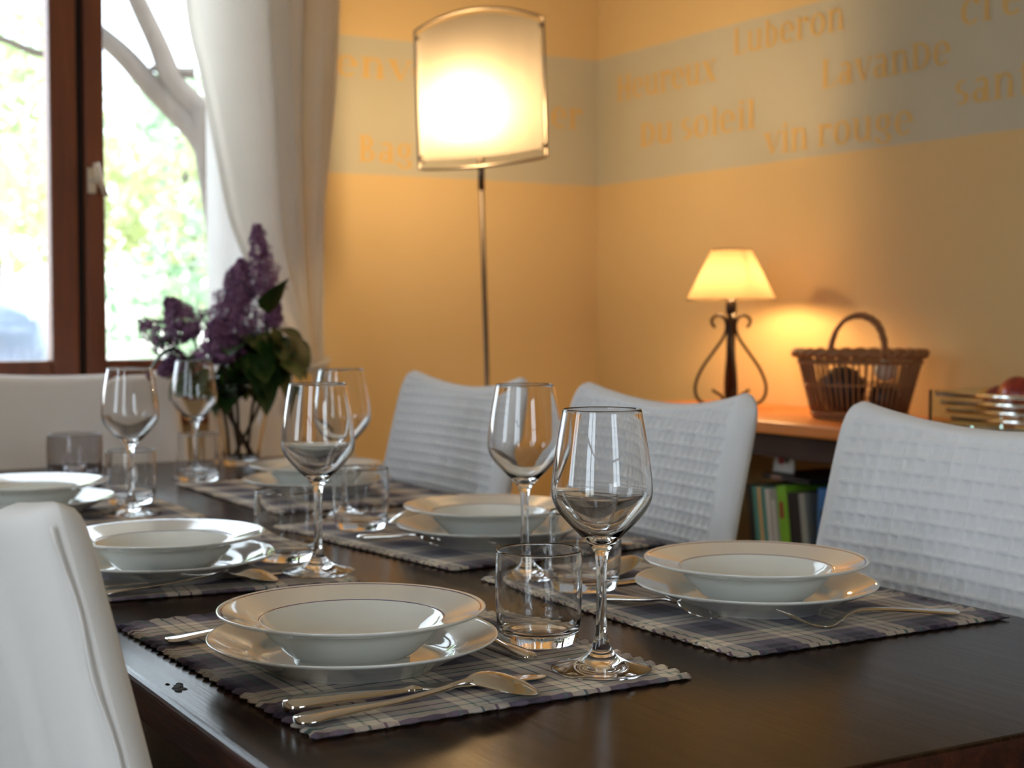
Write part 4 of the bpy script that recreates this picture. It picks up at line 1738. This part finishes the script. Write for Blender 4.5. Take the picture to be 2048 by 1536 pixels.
limb('trunk', [(2.10, 5.78, -.2), (2.08, 5.77, .7), (2.03, 5.79, 1.35), (1.975, 5.83, 1.74), (1.945, 5.86, 1.90)], [.13, .11, .085, .07, .05])
limb('limb', [(2.03, 5.79, 1.55), (1.945, 5.85, 1.765), (1.86, 5.91, 1.88), (1.77, 5.962, 1.983), (1.69, 6.01, 2.09), (1.60, 6.07, 2.185), (1.40, 6.18, 2.36)], [.06, .055, .050, .046, .042, .038, .03])
limb('limb', [(1.955, 5.85, 1.86), (1.905, 5.88, 1.92), (1.848, 5.917, 2.0), (1.80, 5.955, 2.15), (1.726, 6.006, 2.343), (1.66, 6.05, 2.55)], [.05, .05, .048, .042, .038, .03])
limb('twig', [(1.93, 5.88, 2.03), (1.85, 5.91, 2.035), (1.77, 5.95, 2.05)], [.026, .018, .012])
limb('twig', [(1.60, 6.07, 2.14), (1.41, 6.176, 2.105), (1.25, 6.27, 2.17), (1.0, 6.4, 2.22)], [.012, .016, .014, .01])
lf = leaf_cloud([(.55, .3, 2.6, .35), (.5, .2, 1.3, .25), (-1.1, .5, 2.35, .2)], 260, .035)
lf.build('foliage', M['foliage_a'], nt, smooth=False)

random.seed(11)
tree(1.2, 9.5, [(-.3, 0, 1.55, .45), (.5, .2, 1.85, .45), (-.7, .3, 2.1, .45)], 700, .075, 'foliage_a', 'tall pale green tree behind the window stile', .06, 2.0)
tree(3.1, 9.0, [(0, 0, 1.35, .50), (-.45, .2, 1.0, .45), (.35, 0, 1.6, .5)], 1300, .055, 'foliage_b', 'rounded bluish green shrub low in the right window pane', .04, 1.0, 'shrub')
tree(3.7, 11.5, [(0, 0, 1.5, .8), (-.9, .2, 1.7, .7), (.7, 0, 1.9, .8)], 1500, .085, 'foliage_c', 'yellow green tree in the middle of the right pane', .06, 2.0)
tree(2.4, 19.0, [(0, 0, 1.8, 1.0), (-1.3, .3, 2.4, 1.0), (1.2, .2, 2.9, 1.1)], 1500, .11, 'foliage_a', 'broad light green tree far back between the two panes', .09, 2.6)
tree(3.2, 16.6, [(0, 0, 1.9, .8), (-.8, 0, 2.7, .8), (.4, .2, 3.4, .8), (-1.2, .3, 1.8, .8)], 1500, .10, 'foliage_a', 'light green tree seen through the left pane above the car', .08, 2.4)
tree(7.0, 17.0, [(0, 0, 1.8, 1.2), (-1.6, .2, 2.4, 1.1), (1.2, 0, 3.0, 1.2)], 1600, .12, 'foliage_b', 'hazy distant tree deep behind the right pane', .09, 2.6)
tree(5.0, 27.0, [(-4, 0, 2.2, 1.6), (-1.2, 0, 2.8, 1.7), (1.8, 0, 2.4, 1.7), (4.4, 0, 3.2, 1.8)], 2600, .16, 'foliage_c', 'wide sunny background tree along the garden end', .1, 3.0)

# parked car
car = tag(empty('car', (1.35, 14.2, ground_z(14.2) + .0)), 'silver car with rounded roof parked outside the left pane', 'car')
car.rotation_euler = (0, 0, radians(-28))


def car_body():
    W = .82
    low_ = [(-2.0, .32), (-2.05, .62), (-1.95, .84), (-1.3, .92), (1.05, .93), (1.9, .76), (2.05, .56), (2.02, .30), (1.65, .22), (-1.6, .22)]
    mb = MB()
    s = spline(low_, 4, closed=True)
    n = len(s)
    vs = []
    ws = [(-W, .97), (-W + .06, 1.0), (W - .06, 1.0), (W, .97)]
    for (y, k) in ws:
        for (x, z) in s:
            vs.append((x * k, y, .58 + (z - .58) * k))
    fs = [tuple(range(n))[::-1], tuple(range(3 * n, 4 * n))]
    for r in range(3):
        for k in range(n):
            fs.append((r * n + k, r * n + (k + 1) % n, (r + 1) * n + (k + 1) % n, (r + 1) * n + k))
    mb.add(vs, fs)
    return mb


car_body().build('body', M['car_paint'], car)


def cabin(k, zoff, wtop, wbot):
    cab = spline([(-1.75, .86), (-1.45, 1.22), (-.9, 1.385), (-.1, 1.42), (.55, 1.30), (1.15, .92)], 5)
    cab = [(x * k, z) for x, z in cab]
    mb = MB()
    n = len(cab)
    vs = []
    for sgn in (-1, 1):
        for (x, z) in cab:
            w = wbot + (wtop - wbot) * max(0, (z - .86) / .56)
            vs.append((x, sgn * w, z + zoff))
    fs = [(i, i + 1, n + i + 1, n + i) for i in range(n - 1)]
    fs += [tuple(range(n))[::-1], tuple(range(n, 2 * n))]
    mb.add(vs, fs)
    return mb


cabin(1, 0, .60, .76).build('cabin', M['car_paint'], car)
for sgn in (-1, 1):
    for pts in ([(-1.35, .93), (-1.15, 1.20), (-.72, 1.30), (-.35, 1.32), (-.35, .93)], [(-.25, .93), (-.25, 1.32), (.1, 1.30), (.45, 1.20), (.85, .95)]):
        vs = []
        for o in (.012, .002):
            for (x, z) in pts:
                w = .76 + (.60 - .76) * max(0, (z - .86) / .56)
                vs.append((x, sgn * (w + o), z))
        MB().add(vs, [(0, 1, 2, 3, 4), (9, 8, 7, 6, 5)] + [(k, (k + 1) % 5, 5 + (k + 1) % 5, 5 + k) for k in range(5)]).build('side_window', M['car_glass'], car, smooth=False)
    for x in (-1.25, 1.28):
        m_ = MB().lathe([(0, -.1), (.22, -.1), (.30, -.08), (.31, 0), (.30, .08), (.22, .1), (0, .1)], 28)
        w_ = m_.build('wheel', M['rubber'], car)
        w_.rotation_euler = (radians(90), 0, 0)
        w_.location = (x, sgn * .74, .31)
wsd = MB().add([(1.12, -.68, .95), (1.12, .68, .95), (.62, .58, 1.29), (.62, -.58, 1.29)] + [(1.135, -.68, .965), (1.135, .68, .965), (.635, .58, 1.305), (.635, -.58, 1.305)],
               [(3, 2, 1, 0), (4, 5, 6, 7), (0, 1, 5, 4), (1, 2, 6, 5), (2, 3, 7, 6), (3, 0, 4, 7)])
wsd.build('windshield', M['car_glass'], car, smooth=False)
